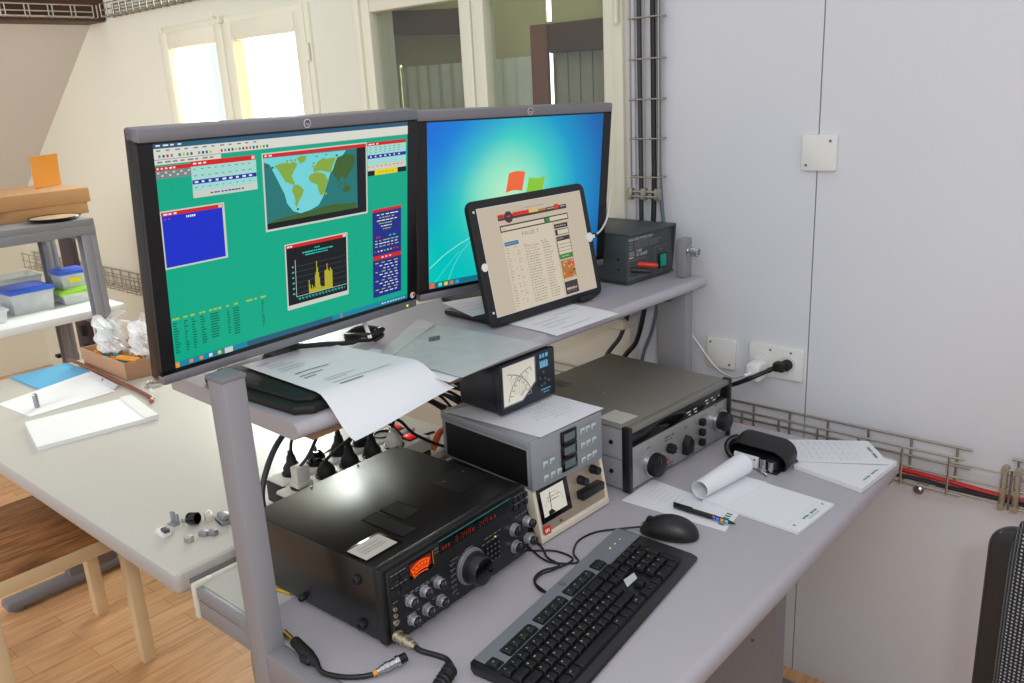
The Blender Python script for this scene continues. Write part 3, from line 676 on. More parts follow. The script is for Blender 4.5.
# text columns low on the left
for u0, u1, n in ((.007, .03, 2), (.043, .058, 1), (.067, .088, 1), (.098, .12, 2), (.132, .18, 3), (.193, .203, 1), (.222, .236, 1), (.268, .29, 1), (.298, .312, 1), (.322, .345, 1)):
    dashes(u0, u1, .767, LIM, o2, n, .008, .9)
for k in range(12):
    v = .787+.0125*k
    for u0, u1, a_ in ((.008, .026, 12), (.044, .056, 12), (.07, .084, 12), (.10, .118, 11), (.134, .166, 10), (.194, .206, 10), (.216, .24, 11), (.324, .336, 11)):
        if k < a_: b.mark(f, u0, u1-random.uniform(0, .008), v-.003, v+.003, DGT, o2)
# taskbar
r(0, 1, .968, 1, TSK, o1); r(.26, .62, .968, 1, TIT, o2); r(.002, .016, .97, .997, ORA, o2); b.mark(f, .006, .012, .975, .99, LIM, o3)
for u in (.05, .085, .118, .15): r(u, u+.012, .974, .99, [TOO, ORA, TOO, YEL][int(u*20) % 4], o2)
r(.175, .205, .970, .998, FRM, o2); r(.655, .668, .97, .997, GRY, o2); dashes(.86, .99, .984, WHT, o2, 9, .006, .5)
part(b, 'screen', mats, ML)
b = nbL(); b.cyl((.556/2-.0105, -.0012, .026), (.556/2-.0105, -.0019, .026), .0065, n=20); b.cyl((.556/2-.0095, -.0019, .027), (.565/2-.0095, -.0022, .027), .0028, n=14, mi=1); part(b, 'round_sticker', ['legend', 'red'], ML, label='small round white and red sticker')

# right screen: blue glow and the four-pane flag
b = nbR(); W = .5276; w = W/2; f = plane_f((-w+.0235, .0005, .378-.0215), (W-.047, 0, 0), (0, 0, -.378+.044))
g_ = TR_ @ f(.43, .50)
b.sheet(f, 1, 1, 0, 0)
def curve_uv(pts, wd, m, o):
    for (u0, v0), (u1, v1) in zip(pts, pts[1:]):
        d = math.hypot(u1-u0, v1-v0); nx, ny = -(v1-v0)/d*wd, (u1-u0)/d*wd
        b.poly(f, [(u0+nx, v0+ny), (u1+nx, v1+ny), (u1-nx, v1-ny), (u0-nx, v0-ny)], m, o)
curve_uv([(.005, .87), (.08, .80), (.16, .745), (.25, .70)], .0022, 5, .0004)
curve_uv([(.10, .97), (.13, .88), (.17, .80), (.24, .72)], .0018, 6, .0004)
curve_uv([(.02, .98), (.09, .88), (.16, .79)], .0012, 6, .0004)
def wave(u0, u1, v0, v1, ph, m):
    n = 8; pts = [(u0+(u1-u0)*k/n+.012*(1-0), v0+.014*math.sin(ph+k/n*2.6)) for k in range(n+1)]
    pts2 = [(u0+(u1-u0)*k/n-.004, v1+.014*math.sin(ph+k/n*2.6)) for k in range(n, -1, -1)]
    b.poly(f, pts+pts2, m, .0006)
wave(.418, .512, .345, .465, 3.4, 1); wave(.535, .63, .375, .485, .2, 2); wave(.405, .50, .49, .60, 3.4, 3); wave(.522, .612, .51, .62, .2, 4)
b.mark(f, 0, 1, .962, 1, 7, .0004); b.mark(f, .004, .03, .966, .996, 1, .0006)
for k in range(4): b.mark(f, .05+.03*k, .068+.03*k, .97, .992, [6, 4, 1, 3][k], .0006)
part(b, 'screen', [wallpaper(g_.x, g_.z), em('flag_red', (236, 104, 62)), em('flag_green', (138, 196, 58)), em('flag_blue', (62, 150, 214)), em('flag_yellow', (240, 200, 60)), em('streak_bright', (150, 240, 220)), em('streak_soft', (90, 226, 206)), em('taskbar_teal', (26, 110, 130))], MR)

# ------------------------------------------------------------------ tablet in its case
t = thing('tablet', 'black-cased tablet leaning in front of the right monitor, showing a beige web page', 'tablet', (-1.122, 1.381, SZ+.002), 86.2)
T = Matrix.Translation((0, 0, .002)) @ Matrix.Rotation(R(-11.5), 4, 'X')
def nb(): q = B(); q.M = T; return q
W, H = .356, .257
b = nb(); C_ = Matrix.Translation((0, .014, H/2)) @ MXZ
b.prism(ring_rect(W, H, .018), .014, C_, 0, .004); part(b, 'case', 'tabback', t)
mats = ['tscr', 'tpage', 'tdark', 'tline', 'tred', 'tgreen', 'tblue', 'tamber', 'tyel', 'tteal', 'wht', 'legend']
b = nb(); f = plane_f((-W/2+.022, -.0004, H-.018), (W-.042, 0, 0), (0, 0, -H+.038))
b.mark(f, -.006, 1.006, -.008, 1.008, 11, .0001); b.mark(f, 0, 1, 0, 1, 0, .0003)
def r(u0, u1, v0, v1, m, o=.0005): b.mark(f, u0, u1, v0, v1, m, o)
dashes(.42, .62, .06, 3, .0005, 9, .006, .8); dashes(.28, .42, .07, 3, .0005, 6, .004, .6)
r(.165, .835, .098, .14, 2); r(.165, .225, .083, .12, 4, .0007); r(.305, .46, .083, .118, 4, .0007); r(.46, .55, .088, .118, 8, .0007); r(.55, .63, .098, .12, 7, .0007); r(.71, .755, .082, .128, 4, .0008)
dashes(.17, .222, .103, 2, .001, 3, .016, .5); dashes(.31, .455, .101, 2, .001, 8, .012, .35)
b.poly(f, [(.262+.04*math.cos(R(a)), .118+.055*math.sin(R(a))) for a in range(0, 360, 24)], 2, .0009); r(.245, .28, .105, .118, 4, .0011)
r(.64, .71, .11, .116, 1, .0009); r(.77, .82, .11, .116, 1, .0009)
r(.168, .836, .187, .25, 2); r(.176, .59, .2, .238, 1, .0007); r(.645, .828, .198, .238, 1, .0007); r(.60, .64, .198, .24, 5, .0007); dashes(.185, .23, .222, 3, .0009, 3, .006)
r(.172, .66, .25, 1, 1); b.ftext(f, 'PAGE 7', .355, .318, .0125, 9, .0008, sx=1.3)
r(.18, .31, .346, .384, 6, .0007); dashes(.19, .3, .365, 1, .0009, 6, .006)
for u0, u1, n in ((.185, .215, 2), (.26, .30, 2), (.35, .40, 1), (.52, .58, 2)): dashes(u0, u1, .405, 3, .0007, n, .006)
for k in range(22):
    v = .425+.0255*k
    for u0, u1, n in ((.185, .225, 2), (.245, .275, 1), (.283, .325, 2), (.36, .5, 5), (.53, .625, 3)):
        if k % 3 or u0 > .3 or u0 == .185: dashes(u0, u1-random.uniform(0, .03), v, 3, .0007, n, .006, .75)
    r(.18, .64, v+.012, v+.0128, 0, .0007)
for v0, v1 in ((.277, .322), (.346, .39)): r(.676, .815, v0, v1, 2)
r(.684, .806, .352, .384, 1, .0007) if 0 else None
dashes(.69, .8, .3, 0, .0008, 5, .008); r(.676, .815, .333, .39, 2); r(.70, .81, .34, .384, 1, .0007)
r(.676, .815, .405, .445, 2); dashes(.685, .75, .425, 0, .0008, 3, .008); r(.672, .815, .445, .63, 2); r(.678, .81, .448, .582, 1, .0007)
for v in (.482, .515, .548): r(.678, .81, v, v+.004, 2, .0009)
r(.674, .815, .584, .625, 5, .0009); dashes(.70, .78, .605, 1, .0011, 5, .01)
r(.677, .814, .645, .827, 7)
for k in range(26): u, v = random.uniform(.68, .8), random.uniform(.65, .81); r(u, u+.014, v, v+.016, random.choice([2, 8, 0, 4, 3]), .0007+.00001*k)
r(.676, .812, .86, .988, 2); dashes(.69, .80, .935, 0, .0009, 7, .022, .7); dashes(.695, .79, .962, 3, .0009, 6, .006)
part(b, 'screen', mats, t)
b = nb(); b.cyl((W/2-.0145, -.001, H*.52), (W/2-.0145, -.003, H*.52), .0105, n=26); b.box(W/2-.012, W/2+.004, -.0032, -.0008, H*.52-.004, H*.52+.004, .001); part(b, 'home_button', 'wht', t, label='white round tab at the right edge')
b = nb(); b.cyl((-W/2+.0125, -.001, H*.48), (-W/2+.0125, -.0022, H*.48), .0085, n=22)
part(b, 'side_button', 'wht', t)
b = nb()
for zz in (H-.022, .03): b.cyl((-W/2+.012, -.0008, zz), (-W/2+.012, -.0016, zz), .0028, n=12)
part(b, 'rivet', 'legend', t)
b = B(); b.box(-.155, -.105, .0, .175, 0, .013, .005); part(b, 'kickstand', 'tabback', t)
b = B(); b.box(.09, .135, -.01, .09, 0, .011, .004); part(b, 'kickstand', 'tabback', t)
t2 = thing('cable_plug', 'black charging plug at the right edge of the tablet with a white lead', 'plug', (0, 0, 0))
q = Matrix.Translation(V((-1.122, 1.381, SZ+.002))) @ Matrix.Rotation(R(86.2), 4, 'Z') @ T
e0 = q @ V((W/2+.001, .006, H*.52)); e1 = q @ V((W/2+.016, .006, H*.525))
t2.location = e0; t2.matrix_basis = Matrix.Translation(e0)
b = B(); b.cyl(e0, e1, .006, n=12); part(b, 'plug_body', 'rubber', t2, True)
b = B(); b.tube([e1, e1+V((-.004, .030, .008)), e1+V((-.010, .062, .03)), e1+V((-.02, .086, .065)), e1+V((-.05, .118, .10)), V((-1.25, 1.69, 1.285)), V((-1.32, 1.64, 1.22)), V((-1.335, 1.60, SZ+.003))], .0022, 6); part(b, 'lead', 'wcable', t2, True)

# ------------------------------------------------------------------ black transceiver
def dsh(b, f, u0, u1, v, m, o=.0008, n=5, h=.02, fill=.7):
    x = u0; st = (u1-u0)/n
    for k in range(n):
        b.mark(f, x, x+st*random.uniform(fill*.7, min(.95, fill*1.25)), v-h/2, v+h/2, m, o); x += st
t = thing('radio_transceiver', 'large black radio transceiver with glowing orange meter in front of the shelf post', 'radio', (-1.0605, .8465, DZ), 91.7)
W, H, D = .342, .129, .335; z0 = .009; yf = -D/2
b = B(); b.box(-W/2, W/2, yf+.022, D/2, z0+.002, z0+H, .003); part(b, 'cabinet', 'trx', t)
b = B(); b.box(-W/2-.001, W/2+.001, yf+.008, yf+.026, z0, z0+H+.001, .003); b.box(-W/2+.006, W/2-.006, yf, yf+.01, z0+.004, z0+H-.004, .002); fp = part(b, 'front_panel', 'trxf', t)
f = plane_f((-W/2, yf-.0002, z0+H), (W, 0, 0), (0, 0, -H))
V_ = lambda v: (v+.06)/1.06
b = B()
for x in (-.06, .10): b.cyl((x, yf+.06, .0), (x, yf+.06, .012), .012, .014, n=16); b.cyl((x, D/2-.05, 0), (x, D/2-.05, .012), .012, .014, n=16)
part(b, 'foot', 'rubber', t)
for y, zz, rr in ((-.105, .107, .0085), (-.105, .027, .0085), (.046, .018, .006)):
    b = B(); b.lathe((-W/2, y, zz), (-1, 0, 0), [(0, rr), (.006, rr*.95), (.008, rr*.7), (.008, rr*.4), (.004, rr*.35)], 18); part(b, 'side_foot', 'rubber', t)
# vents, sticker and hatch on the top
for x0, x1, y0, y1 in ((-.082, -.048, -.112, -.014), (-.042, .0, -.072, -.014)):
    b = B(); zt = z0+H
    b.box(x0, x1, y0, y1, zt-.001, zt+.0006)
    ny = int((y1-y0)/.0034)
    for k in range(ny): b.box(x0+.002, x1-.002, y0+.0012+k*.0034, y0+.0028+k*.0034, zt+.0006, zt+.0013, mi=1)
    part(b, 'vent_grille', ['gloss', 'rubber'], t)
b = B(); b.box(-.168, -.092, -.125, -.068, z0+H, z0+H+.0012, .0005, mi=1); b.box(-.162, -.098, -.119, -.074, z0+H+.0012, z0+H+.0018); fl = plane_f((-.162, -.074, z0+H+.0019), (.064, 0, 0), (0, -.045, 0))
for v in (.3, .5, .65): dsh(b, fl, .15, .85, v, 2, .0003, 8, .05)
part(b, 'sticker', ['duct', 'gloss', 'grprint'], t, label='pale grey paper sticker')
b = B(); b.box(.082, .167, -.085, -.01, z0+H, z0+H+.0006); part(b, 'hatch', 'trx', t)
for x, y in ((.10, -.03), (.15, -.03), (-.16, D/2-.01), (-.05, D/2-.01), (.06, D/2-.01), (.16, D/2-.01)): b = B(); b.cyl((x, y, z0+H), (x, y, z0+H+.0016), .0024, n=10); part(b, 'screw', 'dmetal', t)
# meter and display
b = B(); b.mark(f, .142, .285, V_(.0), V_(.25), 0, .0004)
def arc(u0, u1, v, sag, m, h, n=9):
    for k in range(n):
        a0, a1 = k/n, (k+.86)/n; vv = v+sag*((a0-.5)*2)**2
        b.mark(f, u0+(u1-u0)*a0, u0+(u1-u0)*a1, V_(vv), V_(vv+h), m, .0008)
arc(.150, .272, .045, .05, 1, .03, 11); arc(.155, .268, .085, .045, 1, .035, 6); arc(.160, .265, .130, .03, 1, .016, 14); arc(.160, .260, .155, .03, 1, .028, 6); arc(.165, .255, .205, .02, 1, .018, 12)
b.mark(f, .1445, .278, V_(.03), V_(.185), 2, .0006)
part(b, 'meter', ['gloss', 'orange', em('meter_back_glow', (120, 28, 10))], t, label='glowing orange signal meter')
b = B(); b.mark(f, .285, .296, V_(.0), V_(.225), 0, .0005)
for k in range(9): b.mark(f, .287, .2935, V_(.02+k*.022), V_(.033+k*.022), 1, .0008)
part(b, 'level_bar', ['gloss', 'tamber'], t)
b = B(); f_ = f
def seg7(u, v, w_, h_, ch, m):
    S = {'0': 'abcdef', '1': 'bc', '2': 'abged', '3': 'abgcd', '4': 'fgbc', '5': 'afgcd', '6': 'afgedc', '7': 'abc', '8': 'abcdefg', '9': 'abcdfg'}[ch]; q = .22*w_
    for s_ in S:
        u0, u1, v0, v1 = {'a': (u, u+w_, v, v+q*2), 'g': (u, u+w_, v+h_/2-q, v+h_/2+q), 'd': (u, u+w_, v+h_-q*2, v+h_), 'f': (u, u+q, v, v+h_/2), 'b': (u+w_-q, u+w_, v, v+h_/2), 'e': (u, u+q, v+h_/2, v+h_), 'c': (u+w_-q, u+w_, v+h_/2, v+h_)}[s_]
        b.mark(f, u0, u1, V_(v0), V_(v1), m, .0010)
b.mark(f, .335, .845, V_(-.035), V_(.135), 0, .0005); b.mark(f, .335, .845, V_(-.05), V_(-.035), 2, .0006)
for k, ch in enumerate('3749'): seg7(.44+.026*k+(.012 if k > 0 else 0), .02, .018, .085, ch, 1)
for k, ch in enumerate('144'): seg7(.60+.026*k, .02, .018, .085, ch, 1)
for u in (.35, .37, .39, .56, .69, .72): b.mark(f, u, u+.013, V_(.05), V_(.10), 1, .0009)
part(b, 'display', ['gloss', 'orangedim', 'teal'], t, label='dark glass display with dim red-orange digits and teal top edge')
def knob2(par, f, u, v, r, ln):
    b = B(); o = f(u, v); b.lathe(o, (0, -1, 0), [(0, r*1.12), (.002, r*1.12), (.0022, r), (ln*.62, r*.96), (ln*.66, r*.9)], 26, 1); b.lathe(o, (0, -1, 0), [(ln*.6, r*.9), (ln*.95, r*.86), (ln, r*.78), (ln, 0)], 26, 0)
    b.box(o.x-.0006, o.x+.0006, o.y-ln-.0004, o.y-ln*.9, o.z+r*.2, o.z+r*.8, mi=1); return part(b, 'knob', ['black2', 'knobsil'], par)
def knob(par, f, u, v, r, ln, skirt=None, mi=('black2', 'chrome'), name='knob', ribs=0, cone=.9):
    b = B(); o = f(u, v); b.lathe(o, (0, -1, 0), [(0, skirt or r*1.15), (ln*.35, skirt or r*1.15), (ln*.38, r)], 24, 1)
    b.lathe(o, (0, -1, 0), [(ln*.3, r), (ln*.95, r*cone), (ln, r*cone*.85), (ln, 0)], 28, 0)
    if ribs:
        for k in range(ribs):
            a = 2*PI*k/ribs; b.cyl(o+V((r*math.cos(a), -ln*.4, r*math.sin(a))), o+V((r*cone*math.cos(a), -ln*.93, r*cone*math.sin(a))), r*.05, n=6)
    b.box(o.x-.0006, o.x+.0006, o.y-ln-.0004, o.y-ln*.9, o.z+r*.2, o.z+r*.8, mi=1)
    return part(b, name, list(mi), par)
for u, v in ((.128, .50), (.217, .495), (.306, .50), (.131, .775), (.222, .774), (.313, .777)): knob2(t, f, u, V_(v), .0088, .0185)
for u, v in ((.865, .466), (.868, .742)): knob2(t, f, u, V_(v), .0108, .014)
for u, v in ((.962, .45), (.965, .735)): knob2(t, f, u, V_(v), .0088, .020)
b = B(); o = f(.525, V_(.57)); b.lathe(o, (0, -1, 0), [(0, .0315), (.004, .0315), (.005, .030), (.008, .030), (.009, .028)], 48, 1); b.lathe(o, (0, -1, 0), [(.004, .028), (.011, .028), (.012, .0258), (.031, .0238), (.033, .0225), (.033, .0)], 48, 0)
b.lathe(o, (0, -1, 0), [(.0325, .021), (.0335, .021), (.0337, .0196), (.0337, 0)], 40, 2); b.lathe(o+V((.009, -.0325, -.005)), (0, -1, 0), [(0, .006), (.002, .006), (.001, .004), (.001, 0)], 20, 2)
part(b, 'tuning_dial', ['black2', 'silver', 'gloss'], t, label='large black tuning dial with a silver ring')
for u0, v0, nx, ny, du, dv, w_, h_ in ((.025, .06, 2, 2, .058, .155, .044, .09), (.87, .0, 3, 2, .042, .115, .03, .07), (.645, .46, 4, 4, .029, .075, .018, .045)):
    for i in range(nx):
        for j in range(ny):
            b = B(); o = f(u0+du*i, V_(v0+dv*j)); b.box(o.x, o.x+w_*W, yf-.0028, yf, o.z-h_*H, o.z, .0008); part(b, 'button', 'black2', t)
for k in range(6): b = B(); o = f(.396, V_(.385+.082*k)); b.cyl(o, o+V((0, -.003, 0)), .0022, n=10); part(b, 'button', 'dmetal', t)
b = B()
for v in (.43, .70, .40): dsh(b, f, .10, .33, V_(v), 0, .0006, 7, .013)
for u0, u1, v in ((.03, .06, .40), (.40, .45, .33), (.42, .44, .86), (.62, .76, .40), (.64, .78, .33), (.30, .36, .88), (.50, .56, .30), (.88, .98, .30), (.86, .97, .90), (.88, .99, -.02), (.88, .99, .10), (.03, .13, .03), (.03, .13, .19), (.59, .66, .9), (.16, .19, .93), (.3, .33, .03), (.3, .33, .08)): dsh(b, f, u0, u1, V_(v), 0, .0006, 4, .013)
for k in range(6): dsh(b, f, .407, .43, V_(.385+.082*k), 0, .0006, 2, .016)
for j in range(4): dsh(b, f, .645, .755, V_(.475+.075*j), 0, .0036, 4, .012, .4)
merge(fp, b, 'grprint')
for v, rr in ((.487, .0035), (.578, .0035), (.674, .005)):
    b = B(); b.lathe(f(.036, V_(v)), (0, -1, 0), [(0, rr), (.003, rr), (.003, rr*.5), (.0, rr*.4)], 16); part(b, 'jack', 'brass', t)
b = B(); dsh(b, f, .715, .73, V_(.385), 0, .0009, 1, .02); part(b, 'power_light', 'led', t)
# microphone plug with coiled lead
mp = thing('microphone_plug', 'metal microphone plug in the transceiver front with a coiled black lead', 'plug', (-.888, .698, DZ+.02))
mo = Matrix.Translation(V((-1.0605, .8465, DZ))) @ Matrix.Rotation(R(91.7), 4, 'Z')
o = mo @ f(.035, V_(.86)); d = V((1, .0, -.06)).normalized()
b = B(); b.lathe(o, d, [(0, .0095), (.004, .0095), (.004, .008), (.016, .008), (.016, .0092), (.02, .0092), (.02, .0075), (.033, .007), (.034, .006), (.042, .0055), (.042, 0)], 22); part(b, 'plug_body', 'brass', mp, True)
pts = [o+d*.04, o+d*.055, V((-.808, .712, .731)), V((-.79, .708, .730)), V((-.782, .702, .730))]
b = B(); b.tube(pts, .0042, 10)
hel = []; a0 = V((-.780, .698, .731)); a1 = V((-.742, .60, .731))
dd = (a1-a0).normalized(); s1 = dd.cross(V((0, 0, 1))); turns = 13
for k in range(turns*12+1): a = 2*PI*k/12; hel.append(a0+(a1-a0)*(k/(turns*12))+s1*.0085*math.cos(a)+V((0, 0, 1))*(.0085*math.sin(a)+.002))
b.tube([V((-.782, .702, .730))]+hel, .0036, 6, sm=0); part(b, 'coiled_lead', 'rubber', mp, True)

# ------------------------------------------------------------------ cream power meter, grey tuner and cross-needle meter, stacked
t = thing('power_meter', 'cream-framed power meter with a needle scale, lowest of the stack beside the black transceiver', 'meter', (-1.025, 1.166, DZ), 88)
W, H, D = .205, .104, .25; yf = -D/2
b = B(); b.box(-W/2+.006, W/2-.006, yf+.03, D/2, .008, H-.002, .002); part(b, 'cabinet', 'black2', t)
sl = .018
b = B(); P_ = [(yf, .004), (yf+.012, .004), (yf+sl+.03, H), (yf+sl, H)]
MX_ = Matrix(((0, 0, 1, 0), (1, 0, 0, 0), (0, 1, 0, 0), (0, 0, 0, 1)))
for x in (-W/2, W/2-.008): b.prism(P_, .008, Matrix.Translation((x, 0, 0)) @ MX_, 0, .001)
b.box(-W/2, W/2, yf-.0, yf+.02, .004, .016, .002); b.prism([(yf+.0, .004), (yf+.03, .004), (yf+.034, .014), (yf+.003, .018)], W, Matrix.Translation((-W/2, 0, 0)) @ MX_, 0)
part(b, 'frame', 'cream', t)
f = plane_f((-W/2+.008, yf+sl+.004, H), (W-.016, 0, 0), (0, -sl, -H+.016))
b = B(); b.sheet(f, 1, 1, .002, 0); part(b, 'front_panel', 'bezelw', t)
b = B(); b.sheet(lambda u, v: f(.02+.455*u, .02+.76*v)+V((0, -.0012, 0)), 1, 1, .002, 0); part(b, 'meter_bezel', 'gloss', t)
g = lambda u, v: f(.06+.345*u, .11+.55*v)+V((0, -.0022, 0))
b = B(); b.sheet(g, 1, 1, 0, 0)
for k in range(18): a = R(150-120*k/17); u, v = .5+.44*math.cos(a), 1.02-.8*math.sin(a); b.poly(g, [(u, v), (u+.012, v), (u+.012, v-.05), (u, v-.05)], 1, .0003)
for v in (.35, .48): dsh(b, g, .25, .75, v, 2 if v > .4 else 3, .0003, 6, .03)
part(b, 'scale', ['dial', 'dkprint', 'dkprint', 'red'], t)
b = B(); b.poly(g, [(.36, .15), (.385, .15), (.33, .98), (.31, .98)], 0, .0006); b.poly(g, [(.2, .84), (.34, .80), (.5, .98), (.2, 1.0)], 0, .0005); part(b, 'needle', 'black', t)
for u, v, rr, ln in ((.66, .30, .0085, .02), (.875, .22, .0085, .02)): knob(t, f, u, v, rr, ln, rr*1.05, ('black', 'black'))
b = B(); o = f(.76, .60); b.box(o.x-.034, o.x+.034, o.y-.016, o.y+.004, o.z-.008, o.z+.008, .002); part(b, 'selector_bar', 'black', t)
b = B(); b.cyl(f(.28, .9), f(.28, .9)+V((0, -.003, 0)), .0025, n=10); part(b, 'set_screw', 'screw', t)
b = B(); b.mark(f, .0, .1, .83, 1.0, 0, .0045); dsh(b, f, .015, .085, .92, 1, .005, 3, .07); part(b, 'badge', ['red', 'legend'], t, label='small red badge')

t = thing('antenna_tuner', 'light grey tuner with three small displays stacked on the cream power meter', 'tuner', (-1.036, 1.166, DZ+.104), 85.5)
W, H, D = .196, .099, .25; yf = -D/2; ZT = DZ+.104+H
b = B(); b.box(-W/2, W/2, yf+.004, D/2, .002, H-.002, .003); b.box(-W/2-.0015, W/2+.0015, yf+.006, D/2+.001, H-.016, H, .002); part(b, 'cabinet', 'tun', t)
b = B(); b.box(-W/2-.001, -W/2+.002, yf+.012, D/2-.012, .008, H-.02); part(b, 'side_panel', 'black', t, label='black side panel')
b = B(); b.box(-W/2, W/2, yf, yf+.006, .0, H-.001, .001); fp = part(b, 'front_panel', 'tun', t)
f = plane_f((-W/2, yf-.0002, H), (W, 0, 0), (0, 0, -H))
for k in range(3):
    v0 = .07+.275*k; b = B(); o = f(.392, v0); b.box(o.x, o.x+.216*W, yf-.004, yf, o.z-.265*H, o.z, .001); o = f(.425, v0+.055); b.box(o.x, o.x+.15*W, yf-.0046, yf-.003, o.z-.15*H, o.z, mi=1); part(b, 'display', ['gloss', 'lcd'], t)
for u, v in ((.145, .50), (.238, .49), (.15, .78), (.244, .775), (.335, .772), (.675, .18), (.757, .178), (.84, .18), (.68, .48), (.762, .475), (.846, .468), (.68, .785), (.765, .777), (.846, .765)):
    b = B(); o = f(u, v); b.box(o.x, o.x+.060*W, yf-.002, yf, o.z-.115*H, o.z, .0006); q = f(u+.012, v+.04); b.box(q.x, q.x+.036*W, yf-.004, yf-.001, q.z-.06*H, q.z, .001, mi=1); part(b, 'push_button', ['mint', 'tun'], t)
b = B(); dsh(b, f, .15, .3, .45, 0, .0005, 4, .02); dsh(b, f, .68, .9, .14, 0, .0005, 5, .02); merge(fp, b, 'grprint')
for x in (-.07, .07):
    b = B(); b.cyl((x, yf+.03, 0), (x, yf+.03, .004), .009, n=14); b.cyl((x, D/2-.03, 0), (x, D/2-.03, .004), .009, n=14); part(b, 'foot', 'rubber', t)
# note lying on the tuner
f = bil((-1.155, 1.075, ZT+.0012), (-1.085, 1.268, ZT+.0012), (-.904, 1.262, ZT+.0025), (-.917, 1.084, ZT+.0012), lambda u, v, p: .0014*(math.sin(7*u+1)*.5+.5)*(math.sin(5*v)*.5+.5))
b = B(); b.sheet(f, 14, 14, .0004, 0)
for k in range(10):
    v = .2+.066*k; x = .28+random.uniform(0, .15)
    while x < random.uniform(.7, .9):
        w_ = random.uniform(.008, .03); hh = random.uniform(.004, .013); q = random.uniform(-.006, .006)
        b.poly(f, [(x, v+q), (x+w_, v+q-hh), (x+w_, v+q-hh+.005), (x, v+q+.005)], 1, .0012); x += w_*random.uniform(.8, 1.6)+(.03 if random.random() < .2 else .002)
tag(b.build('note_sheet', ['paper', 'fainterblue']), 'white note sheet with blue handwriting lying on the grey tuner', 'paper')

t = thing('swr_meter', 'dark cross-needle meter standing on the note sheet under the shelf edge', 'meter', (-1.085, 1.188, ZT+.0065), 87.5)
W, H, D = .155, .1015, .118; yf = -D/2
b = B(); b.box(-W/2, W/2, yf+.008, D/2, .004, H, .004); b.box(-W/2-.001, -W/2+.002, yf+.02, D/2-.01, .012, H-.012, .001, mi=1); b.cyl((-W/2-.0015, yf+.02, .018), (-W/2, yf+.02, .018), .0035, n=10, mi=1); part(b, 'cabinet', ['black2', 'navy'], t)
b = B(); b.box(-W/2-.001, W/2+.001, yf, yf+.012, .002, H+.001, .003); fp = part(b, 'front_panel', 'navy', t)
f = plane_f((-W/2, yf-.0003, H), (W, 0, 0), (0, 0, -H))
b = B(); ou = [(.02, .03), (.63, .03), (.63, .55), (.37, .84), (.02, .84)]; b.poly(f, ou, 1, .001); b.poly(f, [(.03, .04), (.605, .04), (.605, .53), (.36, .81), (.03, .81)], 0, .0014)
for a0, a1, cx in ((100, 175, .62), (5, 80, .02)):
    for k in range(14):
        a = R(a0+(a1-a0)*k/14); a2 = R(a0+(a1-a0)*(k+1)/14); q = lambda a, rr: (cx+rr*math.cos(a), .80-rr*1.18*math.sin(a))
        pts = [q(a, .50), q(a2, .50), q(a2, .515), q(a, .515)]
        if all(.04 < p[0] < .58 and .1 < p[1] < .76 for p in pts): b.poly(f, pts, 2, .0018)
        if k % 2 == 0:
            pts = [q(a, .44), q(a+.03, .44), q(a+.03, .49), q(a, .49)]
            if all(.04 < p[0] < .58 and .1 < p[1] < .76 for p in pts): b.poly(f, pts, 2, .0018)
for k in range(7): b.poly(f, [(.15+.055*k, .30+.03*(k % 3)), (.158+.055*k, .30+.03*(k % 3)), (.22+.03*k, .66), (.212+.03*k, .66)], 3, .0017)
b.poly(f, [(.30, .70), (.36, .64), (.44, .58), (.46, .60), (.36, .72)], 3, .0019)
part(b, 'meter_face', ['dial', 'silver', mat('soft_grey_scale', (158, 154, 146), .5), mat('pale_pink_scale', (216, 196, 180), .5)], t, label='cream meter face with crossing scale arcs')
b = B(); dsh(b, f, .70, .86, .2, 0, .0006, 5, .03); dsh(b, f, .71, .87, .09, 0, .0006, 3, .08, .9); dsh(b, f, .71, .88, .27, 0, .0006, 3, .12, .95); dsh(b, f, .72, .9, .78, 0, .0006, 5, .025); dsh(b, f, .76, .88, .84, 0, .0006, 3, .02); merge(fp, b, 'cyan')
for u, v in ((.76, .42), (.70, .53), (.79, .56), (.86, .62), (.72, .68), (.78, .66)):
    b = B(); o = f(u, v); b.lathe(o, (0, -1, 0), [(0, .0035), (.003, .003), (.003, 0)], 12); part(b, 'push_button', 'dmetal', t)
b = B()
for x in (-.06, .06):
    for y in (yf+.02, D/2-.02): b.cyl((x, y, 0), (x, y, .005), .007, n=12)
part(b, 'foot', 'rubber', t)

# ------------------------------------------------------------------ silver receiver
t = thing('radio_receiver', 'wide grey-topped receiver with silver front and two big dark knobs near the wall', 'radio', (-1.0477, 1.5217, DZ), 86.4)
W, H, D = .386, .142, .345; yf = -D/2
b = B(); b.box(-W/2+.004, W/2-.004, yf+.012, D/2, .006, H-.004, .002); part(b, 'cabinet', 'rcvside', t)
b = B(); b.box(-W/2+.003, W/2-.003, yf+.012, D/2+.001, H-.005, H, .0015)
for x, y in ((-.05, .0), (.09, -.06), (-.12, -.10)): b.cyl((x, y, H), (x, y, H+.001), .0022, n=10, mi=1)
for cx in (-.14, -.08):
    for k in range(7):
        for s_ in range(3): b.box(cx+.012*s_, cx+.009+.012*s_, .10+.006*k, .1025+.006*k, H-.0004, H+.0004, mi=2)
part(b, 'top_cover', ['rcvtop', 'steel', 'dmetal'], t)
b = B(); b.box(-W/2+.02, -W/2+.075, yf+.03, yf+.09, H, H+.0008); part(b, 'sticker', 'duct', t)
b = B(); b.box(-W/2-.001, -W/2+.010, yf-.006, yf+.014, .004, H+.004, .002); part(b, 'end_cheek', 'black2', t)
b = B(); b.box(W/2-.010, W/2+.001, yf-.006, yf+.014, .004, H+.004, .002); part(b, 'end_cheek', 'black2', t)
b = B(); b.box(-W/2+.01, W/2-.01, yf, yf+.014, .008, H*.69, .001); fp = part(b, 'front_panel', 'rcvf', t)
